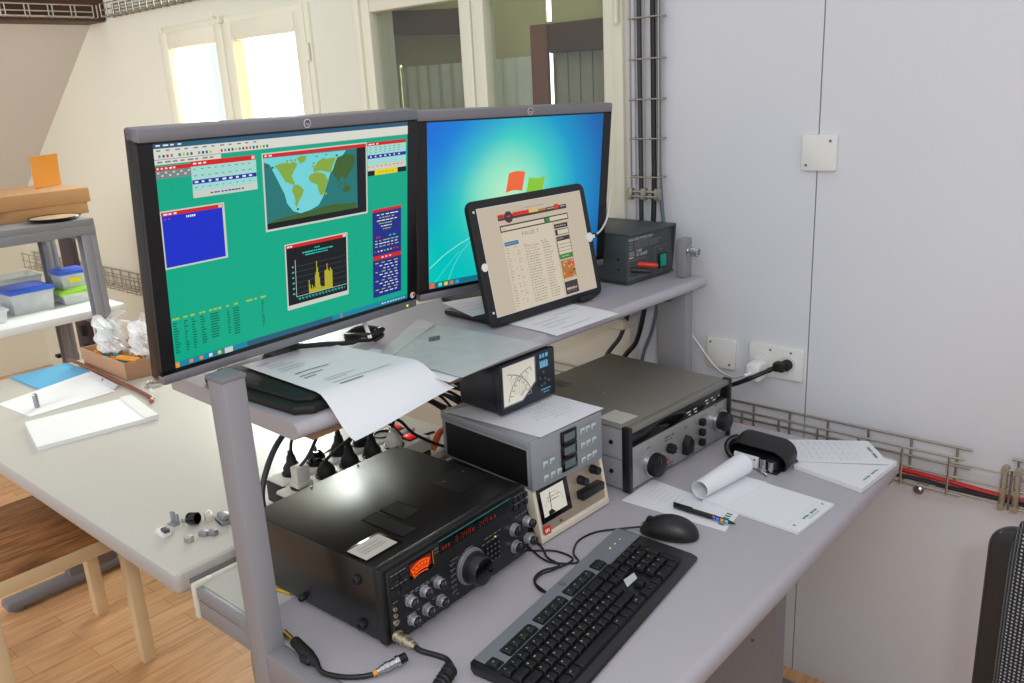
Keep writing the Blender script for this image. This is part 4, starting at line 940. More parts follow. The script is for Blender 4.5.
b = B(); b.box(-W/2+.01, W/2-.01, yf+.002, yf+.014, H*.69, H-.008, .001); b.box(-W/2+.008, W/2-.008, yf-.004, yf+.014, H-.010, H+.0015, .002, mi=1); 
f = plane_f((-W/2, yf+.0016, H), (W, 0, 0), (0, 0, -H))
for u0, u1, v in ((.55, .6, .21), (.62, .66, .21), (.57, .61, .26), (.63, .67, .26), (.74, .78, .17), (.80, .84, .17), (.75, .79, .22), (.82, .86, .22), (.88, .9, .19)): dsh(b, f, u0, u1, v, 2, .0006, 1, .02)
part(b, 'dial_window', ['gloss', 'rcvtop', 'legend'], t, label='long glossy black dial window')
f = plane_f((-W/2, yf-.0002, H), (W, 0, 0), (0, 0, -H))
knob(t, f, .205, .70, .0245, .026, .0275, ('black2', 'chrome'), 'tuning_knob', 40, .94)
knob(t, f, .880, .60, .0215, .028, .026, ('black2', 'chrome'), 'tuning_knob', 14, .94)
b = B(); o = f(.37, .61); b.lathe(o, (0, -1, 0), [(0, .010), (.004, .010), (.004, .0075), (.016, .007), (.016, 0)], 20)
for k in range(6): a = R(60*k); b.cyl(o+V((.0085*math.cos(a), -.001, .0085*math.sin(a))), o+V((.008*math.cos(a), -.016, .008*math.sin(a))), .0028, n=8)
part(b, 'knob', 'black', t)
b = B(); b.prism([(-.013, -.020), (.011, -.020), (.014, .006), (0, .022), (-.013, .006)], .016, Matrix.Translation(f(.535, .70)) @ MXZ, 0, .002); part(b, 'pointer_knob', 'black', t)
for v in (.46, .63, .80):
    b = B(); o = f(.685, v); b.box(o.x-.006, o.x+.007, yf-.013, yf, o.z-.008, o.z+.007, .002); part(b, 'push_button', 'black', t)
b = B(); dsh(b, f, .33, .43, .42, 0, .0006, 3, .02); dsh(b, f, .33, .41, .47, 0, .0006, 3, .02); dsh(b, f, .52, .55, .42, 0, .0006, 2, .02); dsh(b, f, .34, .38, .80, 1, .0006, 1, .06); dsh(b, f, .35, .42, .87, 0, .0006, 3, .02); dsh(b, f, .35, .42, .92, 0, .0006, 2, .02); dsh(b, f, .17, .2, .43, 0, .0006, 2, .02); dsh(b, f, .84, .87, .33, 0, .0006, 2, .02); merge(fp, b, ['dkprint', 'red'])
for y, zz in ((yf+.045, .105), (yf+.045, .04)):
    b = B(); b.lathe((-W/2+.004, y, zz), (-1, 0, 0), [(0, .005), (.003, .004), (.003, 0)], 14); part(b, 'side_screw', 'black', t)
b = B(); b.box(-W/2+.0035, -W/2+.0045, yf+.014, D/2-.005, H*.5-.0006, H*.5+.0006); part(b, 'side_seam', 'dmetal', t)
b = B()
for x in (-.15, .15):
    for y in (yf+.03, D/2-.03): b.cyl((x, y, 0), (x, y, .008), .010, n=14)
part(b, 'foot', 'rubber', t)

# ------------------------------------------------------------------ regulated power supply on the shelf
t = thing('power_supply', 'dark grey regulated power supply box on the right end of the shelf', 'power supply', (-1.211, 1.766, SZ), 86.3)
W, H, D = .192, .124, .215; yf = -D/2
b = B(); b.box(-W/2+.004, W/2-.004, yf+.012, D/2, .006, H-.006, .001); b.box(-W/2, W/2, yf-.004, D/2, H-.006, H, .0015); b.box(-W/2, -W/2+.004, yf+.006, D/2, .004, H-.002, .001); b.prism([(yf-.004, H), (yf+.02, H), (yf+.02, .004), (yf+.008, .004)], .004, Matrix.Translation((W/2-.004, 0, 0)) @ MX_, 0)
b.box(W/2-.004, W/2, yf+.02, D/2, .004, H-.002, .001); b.box(-W/2, W/2, yf+.004, D/2, .003, .008)
part(b, 'case', 'psu', t)
b = B(); b.box(-W/2+.004, W/2-.004, yf+.006, yf+.014, .008, H-.007); fp = part(b, 'front_panel', 'psuf', t)
f = plane_f((-W/2, yf+.0057, H), (W, 0, 0), (0, 0, -H))
b = B(); b.ftext(f, 'REGULATED POWER SUPPLY', .045, .155, .0088, 0, .0006, sx=.86)
for v in (.185, .225, .265, .305): dsh(b, f, .17, .17+random.uniform(.35, .58), v, 1, .0006, 12, .02)
for v in (.2, .26, .31): dsh(b, f, .05, .13, v, 1, .0006, 3, .035)
b.mark(f, .045, .155, .36, .45, 1, .0006); b.ftext(f, '13.8V', .19, .40, .0105, 0, .0006); b.ftext(f, '10-12AMP', .19, .475, .0105, 0, .0006); dsh(b, f, .05, .15, .48, 0, .0006, 4, .025)
for u0, u1, v0, v1 in ((.02, .41, .53, .54), (.02, .41, .90, .91), (.02, .026, .53, .91), (.404, .41, .53, .91), (.59, .86, .39, .398), (.59, .86, .92, .928), (.59, .596, .39, .92), (.854, .86, .39, .92)): b.mark(f, u0, u1, v0, v1, 1, .0006)
dsh(b, f, .68, .76, .46, 1, .0006, 3, .03); dsh(b, f, .69, .76, .88, 1, .0006, 3, .03); dsh(b, f, .03, .35, .87, 1, .0006, 5, .025); merge(fp, b, ['legend', 'grprint'])
b = B(); o = f(.655, .55); b.box(o.x, o.x+.036, o.y-.003, o.y, o.z-.036, o.z, .001); o = f(.69, .565); b.box(o.x, o.x+.022, o.y-.007, o.y, o.z-.031, o.z, .003, mi=1); part(b, 'switch', ['black', 'sgreen'], t, label='green rocker switch')
for v in (.66, .86):
    b = B(); b.cyl((-W/2, yf+.03, H*(1-v)+.02), (-W/2-.001, yf+.03, H*(1-v)+.02), .003, n=10); part(b, 'side_screw', 'black', t)
b = B()
for x in (-.075, .075):
    for y in (yf+.03, D/2-.02): b.cyl((x, y, 0), (x, y, .006), .008, n=12)
part(b, 'foot', 'rubber', t)
for u, v, m, dx, nm in ((.12, .72, 'black', .02, 'black'), (.27, .65, 'red', .024, 'red')):
    t3 = thing('banana_plug', f'{nm} plug in the power supply front', 'plug', (0, 0, 0))
    q = Matrix.Translation(V((-1.211, 1.766, SZ))) @ Matrix.Rotation(R(86.3), 4, 'Z'); o = q @ f(u, v); t3.location = o; t3.matrix_basis = Matrix.Translation(o)
    d = (q.to_3x3() @ V((.55, -1, -.06))).normalized()
    b = B(); b.lathe(o, d, [(-.004, .007), (.003, .007), (.004, .0065), (.03, .0062), (.04, .005), (.044, .0035), (.044, 0)], 16); part(b, 'sleeve', m, t3, True)
# coax connector on the post behind
t = thing('coax_connector', 'shiny coax connector beside the power supply on the post top', 'connector', (-1.02, 1.82, 1.12))
b = B(); b.box(-1.062, -1.038, 1.80, 1.835, 1.0622, 1.158, .002); part(b, 'bracket', 'gmetal', t, True)
b = B(); b.lathe((-1.040, 1.818, 1.128), (1, 0, -.1), [(0, .012), (.004, .012), (.004, .0095), (.018, .0095), (.018, .0115), (.03, .0115), (.03, .007), (.024, .006)], 22); part(b, 'plug_body', 'chrome', t, True)

# ------------------------------------------------------------------ keyboard and mouse
t = thing('keyboard', 'black keyboard with a silver-grey strip along its far edge', 'keyboard', (-.7055, .9495, DZ), 96.2)
W, D = .448, .160
zk = lambda y: .013+.011*(y+D/2)/D
b = B()
side = [(-D/2, .004), (-D/2+.004, .001), (D/2-.006, .001), (D/2, .008), (D/2, .020), (D/2-.006, .0235), (-D/2+.012, .0125), (-D/2+.002, .009)]
b.prism([(y, z) for y, z in side], W, Matrix.Translation((-W/2, 0, 0)) @ MX_, 0, .003); part(b, 'body', 'black2', t)
fk = lambda u, v: V((-W/2+W*u, D/2-D*v, zk(D/2-D*v)+.0012))
b = B()
out = [(-W/2+.006, D/2-.006), (-W/2+.010, D/2-.003), (W/2-.010, D/2-.003), (W/2-.006, D/2-.006), (W/2-.006, D/2-.05), (W/2-.118, D/2-.05), (W/2-.118, D/2-.046), (-W/2+.006, D/2-.046)]
tb = bmesh.new(); vs = [tb.verts.new((x, y, zk(y)+.0008)) for x, y in out]; tb.faces.new(vs[::-1] if 0 else vs); bmesh.ops.recalc_face_normals(tb, faces=tb.faces[:]); bmesh.ops.triangulate(tb, faces=tb.faces[:]); b.add(tb)
hp = part(b, 'top_strip', 'kbsil', t, label='silver-grey strip')
rows_y = {'F': D/2-.034, 1: D/2-.0605, 2: D/2-.0795, 3: D/2-.0985, 4: D/2-.1175, 5: D/2-.1365}
b = B()
for x0, x1 in ((-.2195, -.1985), (-.184, -.1075), (-.097, -.0205), (-.010, .0665), (.078, .106)):
    y0, y1 = rows_y['F']-.0115, rows_y['F']+.0105
    for yy in (0,): b.prism(ring_rect(x1-x0, .022, .003), .0012, Matrix.Translation(((x0+x1)/2, rows_y['F'], zk(rows_y['F'])+.0002)) @ Matrix.Rotation(math.atan(.011/D), 4, 'X'))
b.prism(ring_rect(.030, .016, .004), .001, Matrix.Translation((.128, D/2-.026, zk(D/2-.026)+.0004))) if 0 else None
part(b, 'key_recess', 'gloss', t)
b = B()
for k in range(3): b.cyl((.150+.018*k, D/2-.026, zk(D/2-.026)+.0008), (.150+.018*k, D/2-.026, zk(D/2-.026)+.0018), .0016, n=10, mi=1 if k == 0 else 0)
part(b, 'status_light', ['legend', em('amber_status_led', (255, 200, 140))], t)
b = B(); q = V((.012, D/2-.012, zk(D/2-.012)+.001)); b.cyl(q, q+V((0, 0, .0006)), .0055, n=24); b.cyl(q+V((0, 0, .0006)), q+V((0, 0, .0008)), .0044, n=24, mi=1); b.text('hp', .0062, q+V((0, -.0016, .001)), (1, 0, 0), (.2, 1, 0), 0, align='CENTER'); part(b, 'badge', ['dmetal', 'kbsil'], hp)
kmesh = {}
def keycap(x, row, wd, leg='', dp=.0172, dy=0):
    y = rows_y[row]+dy; b = B(); a = math.atan(.011/D)
    tb = bmesh.new(); zb, zt = 0, .0072 if row != 'F' else .0045
    lo = [(-wd/2+.0006, -dp/2), (wd/2-.0006, -dp/2), (wd/2-.0006, dp/2), (-wd/2+.0006, dp/2)]; s = .0023
    hi = [(-wd/2+s, -dp/2+.0016), (wd/2-s, -dp/2+.0016), (wd/2-s, dp/2-.0024), (-wd/2+s, dp/2-.0024)]
    A = [tb.verts.new((*p, zb)) for p in lo]; H_ = [tb.verts.new((*p, zt)) for p in hi]
    tb.faces.new(A[::-1]); tb.faces.new(H_)
    for k in range(4): tb.faces.new((A[k], A[(k+1) % 4], H_[(k+1) % 4], H_[k]))
    bmesh.ops.bevel(tb, geom=tb.edges[:], offset=.0007, segments=1, affect='EDGES'); b.add(tb)
    if leg: b.text(leg, .0042 if len(leg) == 1 else .0028, (-wd/2+.0042, .0012 if len(leg) == 1 else 0, zt+.00015), (1, 0, 0), (0, 1, 0), 1)
    key = b.build('key', ['key', 'legend'], None)
    key.parent = t; key.location = (x, y, zk(y)+.0008); key.rotation_euler = (a, 0, 0)
    return key
U = .01905*.955
def row(r_, x, items):
    for it in items:
        leg, wd = it if isinstance(it, tuple) else (it, 1)
        if leg is not None: keycap(x+wd*U/2, r_, wd*U, leg)
        x += wd*U
x0 = -.2215
keycap(-.209, 'F', .0165, 'ESC', .016)
for g_, xs in enumerate((-.1835, -.0965, -.0095)):
    for k in range(4): keycap(xs+.0095+k*.0191, 'F', .0182, 'F%d' % (g_*4+k+1), .017)
for k in range(3): keycap(.083+k*.0092, 'F', .0088, '', .017)
row(1, x0, ['^'] + list('1234567890') + ["'", '+', ('', 2)])
row(2, x0, [('', 1.5)] + list('QWERTZUIOP') + ['U', '"', ('', 1.5)])
row(3, x0, [('', 1.75)] + list('ASDFGHJKL') + ['O', 'A', '$', ('', 1.25)])
row(4, x0, [('', 1.25), '<'] + list('YXCVBNM') + [',', '.', '-', ('', 2.75)])
row(5, x0, [('CTRL', 1.4), ('', 1.2), ('ALT', 1.3), ('', 6.2), ('ALT', 1.3), ('', 1.2), ('', 1), ('CTRL', 1.4)])
xn = x0+15.25*U
for r_, it in ((1, ['', '', '']), (2, ['', '', '']), (4, [(None, 1), '', (None, 1)]), (5, ['', '', ''])): row(r_, xn, it)
xp = x0+18.5*U
for r_, it in ((1, ['', '/', '*', '-']), (2, list('789')), (3, list('456')), (4, list('123')), (5, [('0', 2), '.'])): row(r_, xp, it)
keycap(xp+3.5*U, 2, U, '+', .0172*2.1, -.0095); keycap(xp+3.5*U, 4, U, '', .0172*2.1, -.0095)
yq = rows_y[3]; xq = xn+1.5*U
b = B(); b.prism([(xq-.020, yq-.006), (xq+.012, yq-.008), (xq+.024, yq+.004), (xq-.004, yq+.009)], .0012, Matrix.Translation((0, 0, zk(yq)+.0006)) @ Matrix.Rotation(0, 4, 'X')); part(b, 'logo_plate', 'folder', t, label='small pale four-sided plate between the key blocks')
t = thing('computer_mouse', 'black computer mouse lying beyond the keyboard end', 'mouse', (-.737, 1.228, DZ), 18)
b = B(); tb = bmesh.new(); bmesh.ops.create_uvsphere(tb, u_segments=40, v_segments=20, radius=1)
for v in tb.verts:
    x, y, z = v.co; sx = .055; sy = .0305*(1-.10*max(0, x)*0-.08*(x < 0)*abs(x)); e = lambda q, p: math.copysign(abs(q)**p, q)
    zz = z*.036*(1-.28*max(0, -x)) if z > 0 else z*.004
    v.co = V((e(x, .85)*sx, e(y, .85)*sy, .004+zz))
b.add(tb); part(b, 'body', 'black', t)
b = B(); b.tube([(-.0545, 0, .0145), (-.04, 0, .0255), (-.02, 0, .0346)], .0005, 6); part(b, 'button_seam', 'gloss', t)
b = B(); b.cyl((-.036, -.0035, .0255), (-.036, .0035, .0255), .0075, n=18); part(b, 'scroll_wheel', 'rubber', t)
b = B(); b.cyl((.030, -.002, .0325), (.030, -.002, .0338), .004, n=18); part(b, 'badge', 'dmetal', t)
b = B(); b.tube([V((-.0545, 0, .008))]+[Matrix.Rotation(R(-18), 3, 'Z') @ (V(p)-V((-.737, 1.228, DZ))) for p in ((-.815, 1.195, .7235), (-.850, 1.155, .7227), (-.858, 1.11, .7227), (-.84, 1.07, .7227), (-.815, 1.048, .7227), (-.86, 1.02, .7229), (-.93, 1.042, .7229))], .0019, 8); part(b, 'cord', 'cable', t)
b = B(); b.tube([(-.792, .938, .726), (-.818, .944, .7225), (-.842, .962, .7225), (-.848, .99, .7225), (-.835, 1.022, .7225), (-.868, 1.03, .7225), (-.905, 1.055, .7225), (-.95, 1.062, .7225)], .0021, 8)
b.tube([(-.792, .938, .726), (-.83, .95, .7262), (-.838, .975, .7265), (-.829, 1.0, .727), (-.828, 1.052, .7225), (-.87, 1.056, .7225), (-.91, 1.03, .7225), (-.935, 1.035, .7225)], .0019, 8)
tag(b.build('looped_leads', 'cable'), 'looped black cords between the keyboard and the cream power meter', 'cable')

# ------------------------------------------------------------------ pen, pads and papers on the desk
t = thing('ballpoint_pen', 'black ballpoint pen with coloured dots lying on a sheet', 'pen', (-.718, 1.324, DZ+.0065), 1)
b = B(); b.lathe((-.0655, 0, 0), (1, 0, 0), [(0, .0035), (.002, .0048), (.03, .0052), (.085, .005), (.115, .0042), (.126, .0022), (.131, .0007), (.131, 0)], 20); part(b, 'barrel', 'black2', t)
b = B(); b.box(-.064, -.025, -.0015, .0015, .0058, .0072, .0006); b.box(-.066, -.060, -.0015, .0015, .0, .0072); part(b, 'clip', 'black', t)
for k, m in enumerate(('purple_dot', 'blue_dot', 'orange_dot', 'lightblue_dot')):
    mm = mat(m, ((190, 120, 220), (60, 130, 235), (240, 150, 60), (110, 190, 240))[k], .5); b = B(); b.sheet(lambda u, v, k=k: V((.018+.009*k+.007*u, -.0049*math.cos(.9-1.5*(1-v)*1), .0052*math.sin(.9-1.5*(1-v)))), 2, 4); part(b, 'dot', mm, t)
def scribble(b, f, u0, u1, v, m, off, hh, n):
    x = u0; st = (u1-u0)/n
    for k in range(n):
        if k != n//2: b.poly(f, [(x, v-hh*random.uniform(.5, 1)), (x+st*.8, v-hh*random.uniform(.3, .8)), (x+st*.8, v+hh*random.uniform(.3, .8)), (x, v+hh*random.uniform(.4, .8))], m, off)
        x += st
f = bil((-.885, 1.29, DZ+.0006), (-.885, 1.408, DZ+.0006), (-.672, 1.385, DZ+.0006), (-.66, 1.298, DZ+.0006))
b = B(); b.sheet(f, 6, 6, .0004); 
for k in range(7): dsh(b, f, .35, .8, .12+.055*k, 3, .0005, 6, .006)
for k in range(6): b.poly(f, [(.2+.1*k, .955), (.26+.1*k, .955), (.26+.1*k, .90), (.2+.1*k, .90)], 2, .0005)
tag(b.build('paper_sheet', ['paper', 'grprint', 'green', 'faintprint']), 'loose sheet on the desk under the pen, with a green printed edge', 'paper')
# note pad with its pages rolled back
t = thing('note_pad', 'white note pad with its pages rolled back, next to the pen', 'note pad', (-.64, 1.44, DZ))
f0 = bil((-.750, 1.376, 0), (-.730, 1.518, 0), (-.537, 1.506, 0), (-.548, 1.363, 0))
def lift(h): return lambda u, v: f0(u, v)+V((0, 0, DZ+h))
b = B(); b.sheet(lift(.0062), 1, 1, .0055); f = lift(.0062)
scribble(b, f, .36, .72, .915, 1, .0005, .018, 9); b.mark(f, .05, .95, .855, .858, 2, .0005)
for u in (.12, .88): b.poly(f, [(u, .90), (u+.03, .90), (u+.03, .925), (u, .925)], 1, .0005)
b.poly(f, [(.40, .94), (.72, .94), (.68, .965), (.44, .965)], 2, .0005); scribble(b, f, .2, .4, .07, 1, .0005, .012, 5)
part(b, 'pages', ['paper', 'green', 'mint'], t, True)
a0, a1 = f0(0, 0), f0(1, 0)
def roll(u, v):
    p = a0*(1-u)+a1*u+V((0, 0, DZ+.0075)); rr = (.019+.006*u)*(1-.12*v); th = -PI/2+v*PI*2.35   # wound once and a third
    c = p+V((-.006, 0, .019+.006*u))
    return c+V((-math.cos(th)*rr*-1 if 0 else -math.cos(th)*rr, 0, math.sin(th)*rr))
b = B(); b.sheet(roll, 6, 48, .0012); b.sheet(lambda u, v: (a0*(1-u)+a1*u)*1.0+V((.05-.056*v, 0, DZ+.0068+.0006*v)), 6, 4, .0004)
part(b, 'rolled_pages', 'paper', t, True)
t = thing('note_pad', 'thick white note pad with green print at the desk corner by the wall', 'note pad', (-.6, 1.7, DZ))
f0 = bil((-.668, 1.621, 0), (-.654, 1.782, 0), (-.501, 1.756, 0), (-.515, 1.591, 0)); f = lift(.010)
b = B(); b.sheet(f, 1, 1, .0095); scribble(b, f, .22, .62, .91, 1, .0005, .02, 9); scribble(b, f, .84, .93, .87, 1, .0005, .012, 2); part(b, 'pages', ['paper', 'green'], t, True)
f = bil((-.745, 1.742, DZ+.012), (-.585, 1.848, DZ+.012), (-.507, 1.742, DZ+.0125), (-.667, 1.636, DZ+.0115), lambda u, v, p: .002*math.sin(PI*u)*math.sin(3*v))
f = bil((-.745, 1.730, DZ+.0112), (-.667, 1.640, DZ+.0112), (-.507, 1.728, DZ+.0125), (-.585, 1.824, DZ+.0125), lambda u, v, p: .0015*math.sin(PI*u))
f.flip = 1
b = B(); b.sheet(f, 8, 8, .0004)
g = lambda u, v: f(1-u, v)
for k in range(9):
    for u0, u1 in ((.08, .2), (.26, .42), (.5, .6), (.66, .9)): b.mark(f, 1-u1, 1-u0-random.uniform(0, .06), (.12+.075*k), (.12+.075*k)+.006, 4, .0012, 2, 1) if k not in () else None
for k in range(8): b.mark(f, .05, .95, .095+.1*k, .099+.1*k, 3, .0011, 3, 1)
scribble(b, f, .34, .78, .92, 1, .0012, .022, 9)
tag(b.build('form_sheet', ['paper', 'green', 'grprint', 'faintline', 'faintprint']), 'filled-in form sheet lying askew on the thick pad at the desk corner', 'paper')

# black hole punch lying open
t = thing('hole_punch', 'black hole punch with a white plate, lying between the two note pads', 'hole punch', (-.738, 1.592, DZ), -4)
b = B(); ol = ring_rect(.136, .060, .029, 8); tb = bmesh.new(); rings = []
for sc_, yy in ((.80, .004), (.96, .001), (1, -.006), (1, -.046), (.985, -.050), (.90, -.050), (.87, -.046), (.87, -.008), (.70, -.004)):
    rings.append([tb.verts.new((x*(sc_ if sc_ > .9 else 1-(1-sc_)*.55), yy-.10*max(0, z)*(-yy > .02), z*sc_)) for x, z in ol])
for a_, c_ in zip(rings, rings[1:]):
    for k in range(len(ol)): tb.faces.new((a_[k], a_[(k+1) % len(ol)], c_[(k+1) % len(ol)], c_[k]))
tb.faces.new(rings[0][::-1]); tb.faces.new(rings[-1]); bmesh.ops.recalc_face_normals(tb, faces=tb.faces[:])
b.add(tb, 0, Matrix.Translation((0, .050, .0318)) @ Matrix.Rotation(R(14), 4, 'X')); part(b, 'hood', 'black', t)
b = B(); b.box(-.052, .05, -.012, .026, .003, .028, .004); b.box(-.058, .056, -.018, .034, 0, .004, .0015); part(b, 'body', 'black2', t)
b = B(); b.box(-.046, .012, -.0185, -.0125, .002, .028, .001); b.box(-.030, -.022, -.0192, -.0185, .012, .018, mi=1); b.cyl((.004, -.019, .022), (.004, -.0195, .022), .0022, n=10, mi=1); part(b, 'plate', ['wht', 'dmetal'], t, label='white face plate')
b = B(); b.cyl((.024, -.017, .004), (.024, -.017, .030), .007, n=16); b.cyl((.040, -.014, .004), (.040, -.014, .026), .006, n=16); b.tube([(.014, -.018, .006), (.024, -.026, .004), (.036, -.03, .003), (.044, -.036, .0022)], .0028, 8); b.box(.012, .034, -.024, -.012, .002, .008, .002); part(b, 'punch_pins', 'chrome', t)
b = B(); b.tube([(-.050, -.006, .006), (-.064, -.008, .016), (-.072, -.002, .030), (-.068, .008, .042), (-.055, .016, .048)], .007, 10); part(b, 'handle_arm', 'black', t)

# loose adapter lead on the desk by the post
t = thing('adapter_lead', 'short black adapter lead with a silver plug lying by the near shelf post', 'cable', (-.94, .6, DZ))
b = B(); b.cyl((-1.058, .606, .7275), (-1.022, .600, .7285), .0048, n=14); b.lathe((-1.066, .6075, .7272), (1, -.16, .02), [(0, .001), (.004, .0035), (.012, .0035), (.013, .0028), (.016, .0035), (.02, .0048)], 14); part(b, 'jack_plug', 'gold', t, True, label='gold jack plug')
b = B(); b.lathe((-1.024, .6005, .731), (1, -.16, -.02), [(0, .006), (.003, .0085), (.045, .0095), (.066, .007), (.078, .004)], 16); b.lathe((-.985, .585, .729), (1, .02, 0), [(0, .004), (.006, .0065), (.02, .0065), (.024, .003)], 12); part(b, 'jack_sleeve', 'rubber', t, True)
b = B(); b.tube([(-.95, .588, .729), (-.93, .585, .7262), (-.90, .597, .7258), (-.878, .615, .7258), (-.866, .632, .7262)], .0038, 10); part(b, 'lead', 'cable', t, True)
d = V((.28, .95, .1)).normalized(); o = V((-.866, .632, .7285))
b = B(); b.lathe(o, d, [(0, .0045), (.006, .0048), (.007, .006), (.012, .006), (.013, .0075), (.019, .0075), (.02, .0065), (.031, .0065), (.031, .0082), (.036, .0082)], 20); part(b, 'plug_body', 'chrome', t, True)
b = B(); b.lathe(o+d*.036, d, [(0, .0072), (.012, .0072), (.012, .0055), (.008, .005)], 18); b.cyl(o-d*.006, o, .0044, n=12, mi=1); part(b, 'plug_collar', ['gloss', 'ocable'], t, True)

# ------------------------------------------------------------------ things lying on the raised shelf
def drape(p, x_edge, z0, k):
    return z0-k*max(0, p.x-x_edge)**1.5
def printed(b, f, rows, off=.0009):
    for (u0, u1, v, h, m) in rows: b.mark(f, u0, u1, v-h, v+h, m, off, 4, 1)
base = bil((-1.305, .742, 1.0895), (-1.300, .915, 1.085), (-.985, .945, 1.049), (-.985, .728, 1.028))
def fA(u, v):
    p = base(u, v); s = max(0, p.x+1.075)/.09
    zt = 1.0885-.002*u; zend = 1.028+.021*u; q = 1-(1-min(1, s))**1.0
    zz = zt+(zend-zt)*(q*q*(3-2*q)) if s > 0 else zt
    p.z = zz+.0016*math.sin(6*u)*math.sin(4*v); return p
b = B(); b.sheet(fA, 16, 24, .0005, 0)
printed(b, fA, [(.06, .20, .10, .006, 1), (.10, .30, .16, .004, 1), (.10, .35, .20, .004, 1), (.12, .42, .26, .004, 1), (.10, .36, .30, .004, 1), (.14, .5, .40, .007, 2), (.12, .36, .46, .006, 2), (.12, .24, .50, .006, 2), (.2, .52, .60, .004, 1), (.2, .4, .63, .004, 1), (.20, .80, .68, .005, 1), (.22, .45, .72, .005, 2)])
tag(b.build('printed_sheet', ['paper', 'faintprint', 'grprint']), 'crumpled printed sheet hanging over the shelf edge below the left monitor', 'paper', 'printed sheets on the shelf')
f2 = bil((-1.25, .925, SZ+.0012), (-1.25, .99, SZ+.0010), (-1.045, 1.01, SZ+.0006), (-1.04, .925, SZ+.0006))
b = B(); b.sheet(f2, 6, 8, .0005); printed(b, f2, [(.4, .9, .2+.09*k, .004, 1) for k in range(6)], .0007)
tag(b.build('printed_sheet', ['paper', 'faintprint']), 'white sheet on the shelf between the draped sheet and the frosted folder', 'paper', 'printed sheets on the shelf')
f3 = bil((-1.185, 1.19, SZ+.0012), (-1.185, 1.50, SZ+.0012), (-1.038, 1.44, SZ+.0012), (-1.038, 1.225, SZ+.0012))
f3 = bil((-1.155, 1.26, SZ+.0010), (-1.145, 1.46, SZ+.0010), (-.99, 1.445, SZ+.0012), (-1.0, 1.245, SZ+.0012), lambda u, v, p: -.10*max(0, p.x+1.04)**1.3)
b = B(); b.sheet(f3, 10, 10, .0005); printed(b, f3, [(.1, .5, .45, .006, 1), (.14, .6, .58, .006, 1), (.1, .4, .7, .005, 1), (.5, .9, .35, .005, 1), (.2, .7, .85, .005, 1)], .0008)
tag(b.build('printed_sheet', ['paper', 'faintprint']), 'white sheet on the shelf under the front foot of the tablet', 'paper', 'printed sheets on the shelf')
f4 = bil((-1.42, 1.20, SZ+.0008), (-1.40, 1.36, SZ+.0008), (-1.19, 1.345, SZ+.0008), (-1.21, 1.19, SZ+.0008))
f4 = bil((-1.35, 1.275, SZ+.0162), (-1.30, 1.40, SZ+.0162), (-1.175, 1.37, SZ+.0162), (-1.205, 1.222, SZ+.0162))
b = B(); b.sheet(f4, 6, 6, .0005); printed(b, f4, [(.1, .6, .3, .006, 1), (.1, .7, .5, .006, 1), (.1, .5, .7, .006, 1)], .0008)
tag(b.build('printed_sheet', ['paper', 'faintprint']), 'white sheet on the shelf behind the tablet, under the right monitor', 'paper', 'printed sheets on the shelf')
# frosted folder with a diamond mark
t = thing('document_folder', 'frosted grey document folder with a diamond mark, on the shelf beside the tablet', 'folder', (-1.1, 1.05, SZ))
cz = SZ+.0045
base2 = bil((-1.32, 1.178, cz), (-1.215, 1.215, cz), (-.976, 1.180, cz), (-.978, .958, cz))
f5 = bil((-1.205, .952, cz), (-1.322, 1.178, cz), (-1.255, 1.158, cz), (-.98, .956, cz))
outl = [(-1.190, .955), (-1.322, 1.180), (-1.256, 1.160), (-.985, 1.182), (-.978, .958)]
sheetf = bil((-1.190, .955, cz), (-1.268, 1.168, cz), (-.985, 1.182, cz), (-.978, .958, cz), lambda u, v, p: .0012*math.sin(4*u)-.05*max(0, p.x+1.05)**1.3)
b = B(); b.sheet(sheetf, 12, 12, .0012); part(b, 'cover', 'folder', t, True)
flap = bil((-1.205, .97, cz+.001), (-1.325, 1.178, cz+.001), (-1.256, 1.162, cz+.002), (-1.165, .962, cz+.002))
b = B(); b.sheet(flap, 6, 4, .001); part(b, 'flap', 'folder', t, True)
b = B(); g = sheetf
c0 = (.62, .22); 
for q in (1, .62): b.poly(g, [(c0[0]-.10*q, c0[1]), (c0[0], c0[1]-.055*q), (c0[0]+.10*q, c0[1]), (c0[0], c0[1]+.055*q)], 0 if q == 1 else 1, .0012 if q == 1 else .0016)
b.poly(g, [(c0[0]-.035, c0[1]-.008), (c0[0]+.035, c0[1]-.008), (c0[0]+.035, c0[1]+.008), (c0[0]-.035, c0[1]+.008)], 0, .002); part(b, 'diamond_mark', ['dmetal', 'grprint'], t, True)
b = B(); f6 = bil((-1.16, .968, cz-.0028), (-1.25, 1.15, cz-.0028), (-1.02, 1.165, cz-.0028), (-1.0, .975, cz-.0028)); b.sheet(f6, 2, 2, .0012); part(b, 'inner_sheets', 'paper', t, True)
f7 = bil((-1.17, .925, SZ+.0006), (-1.20, 1.05, SZ+.0006), (-1.0, 1.08, SZ+.0006), (-.985, .935, SZ+.0006), lambda u, v, p: -.05*max(0, p.x+1.05)**1.3)
b = B(); b.sheet(f7, 6, 6, .0004); tag(b.build('printed_sheet', 'paper'), 'white sheet peeking out from under the frosted folder', 'paper', 'printed sheets on the shelf')
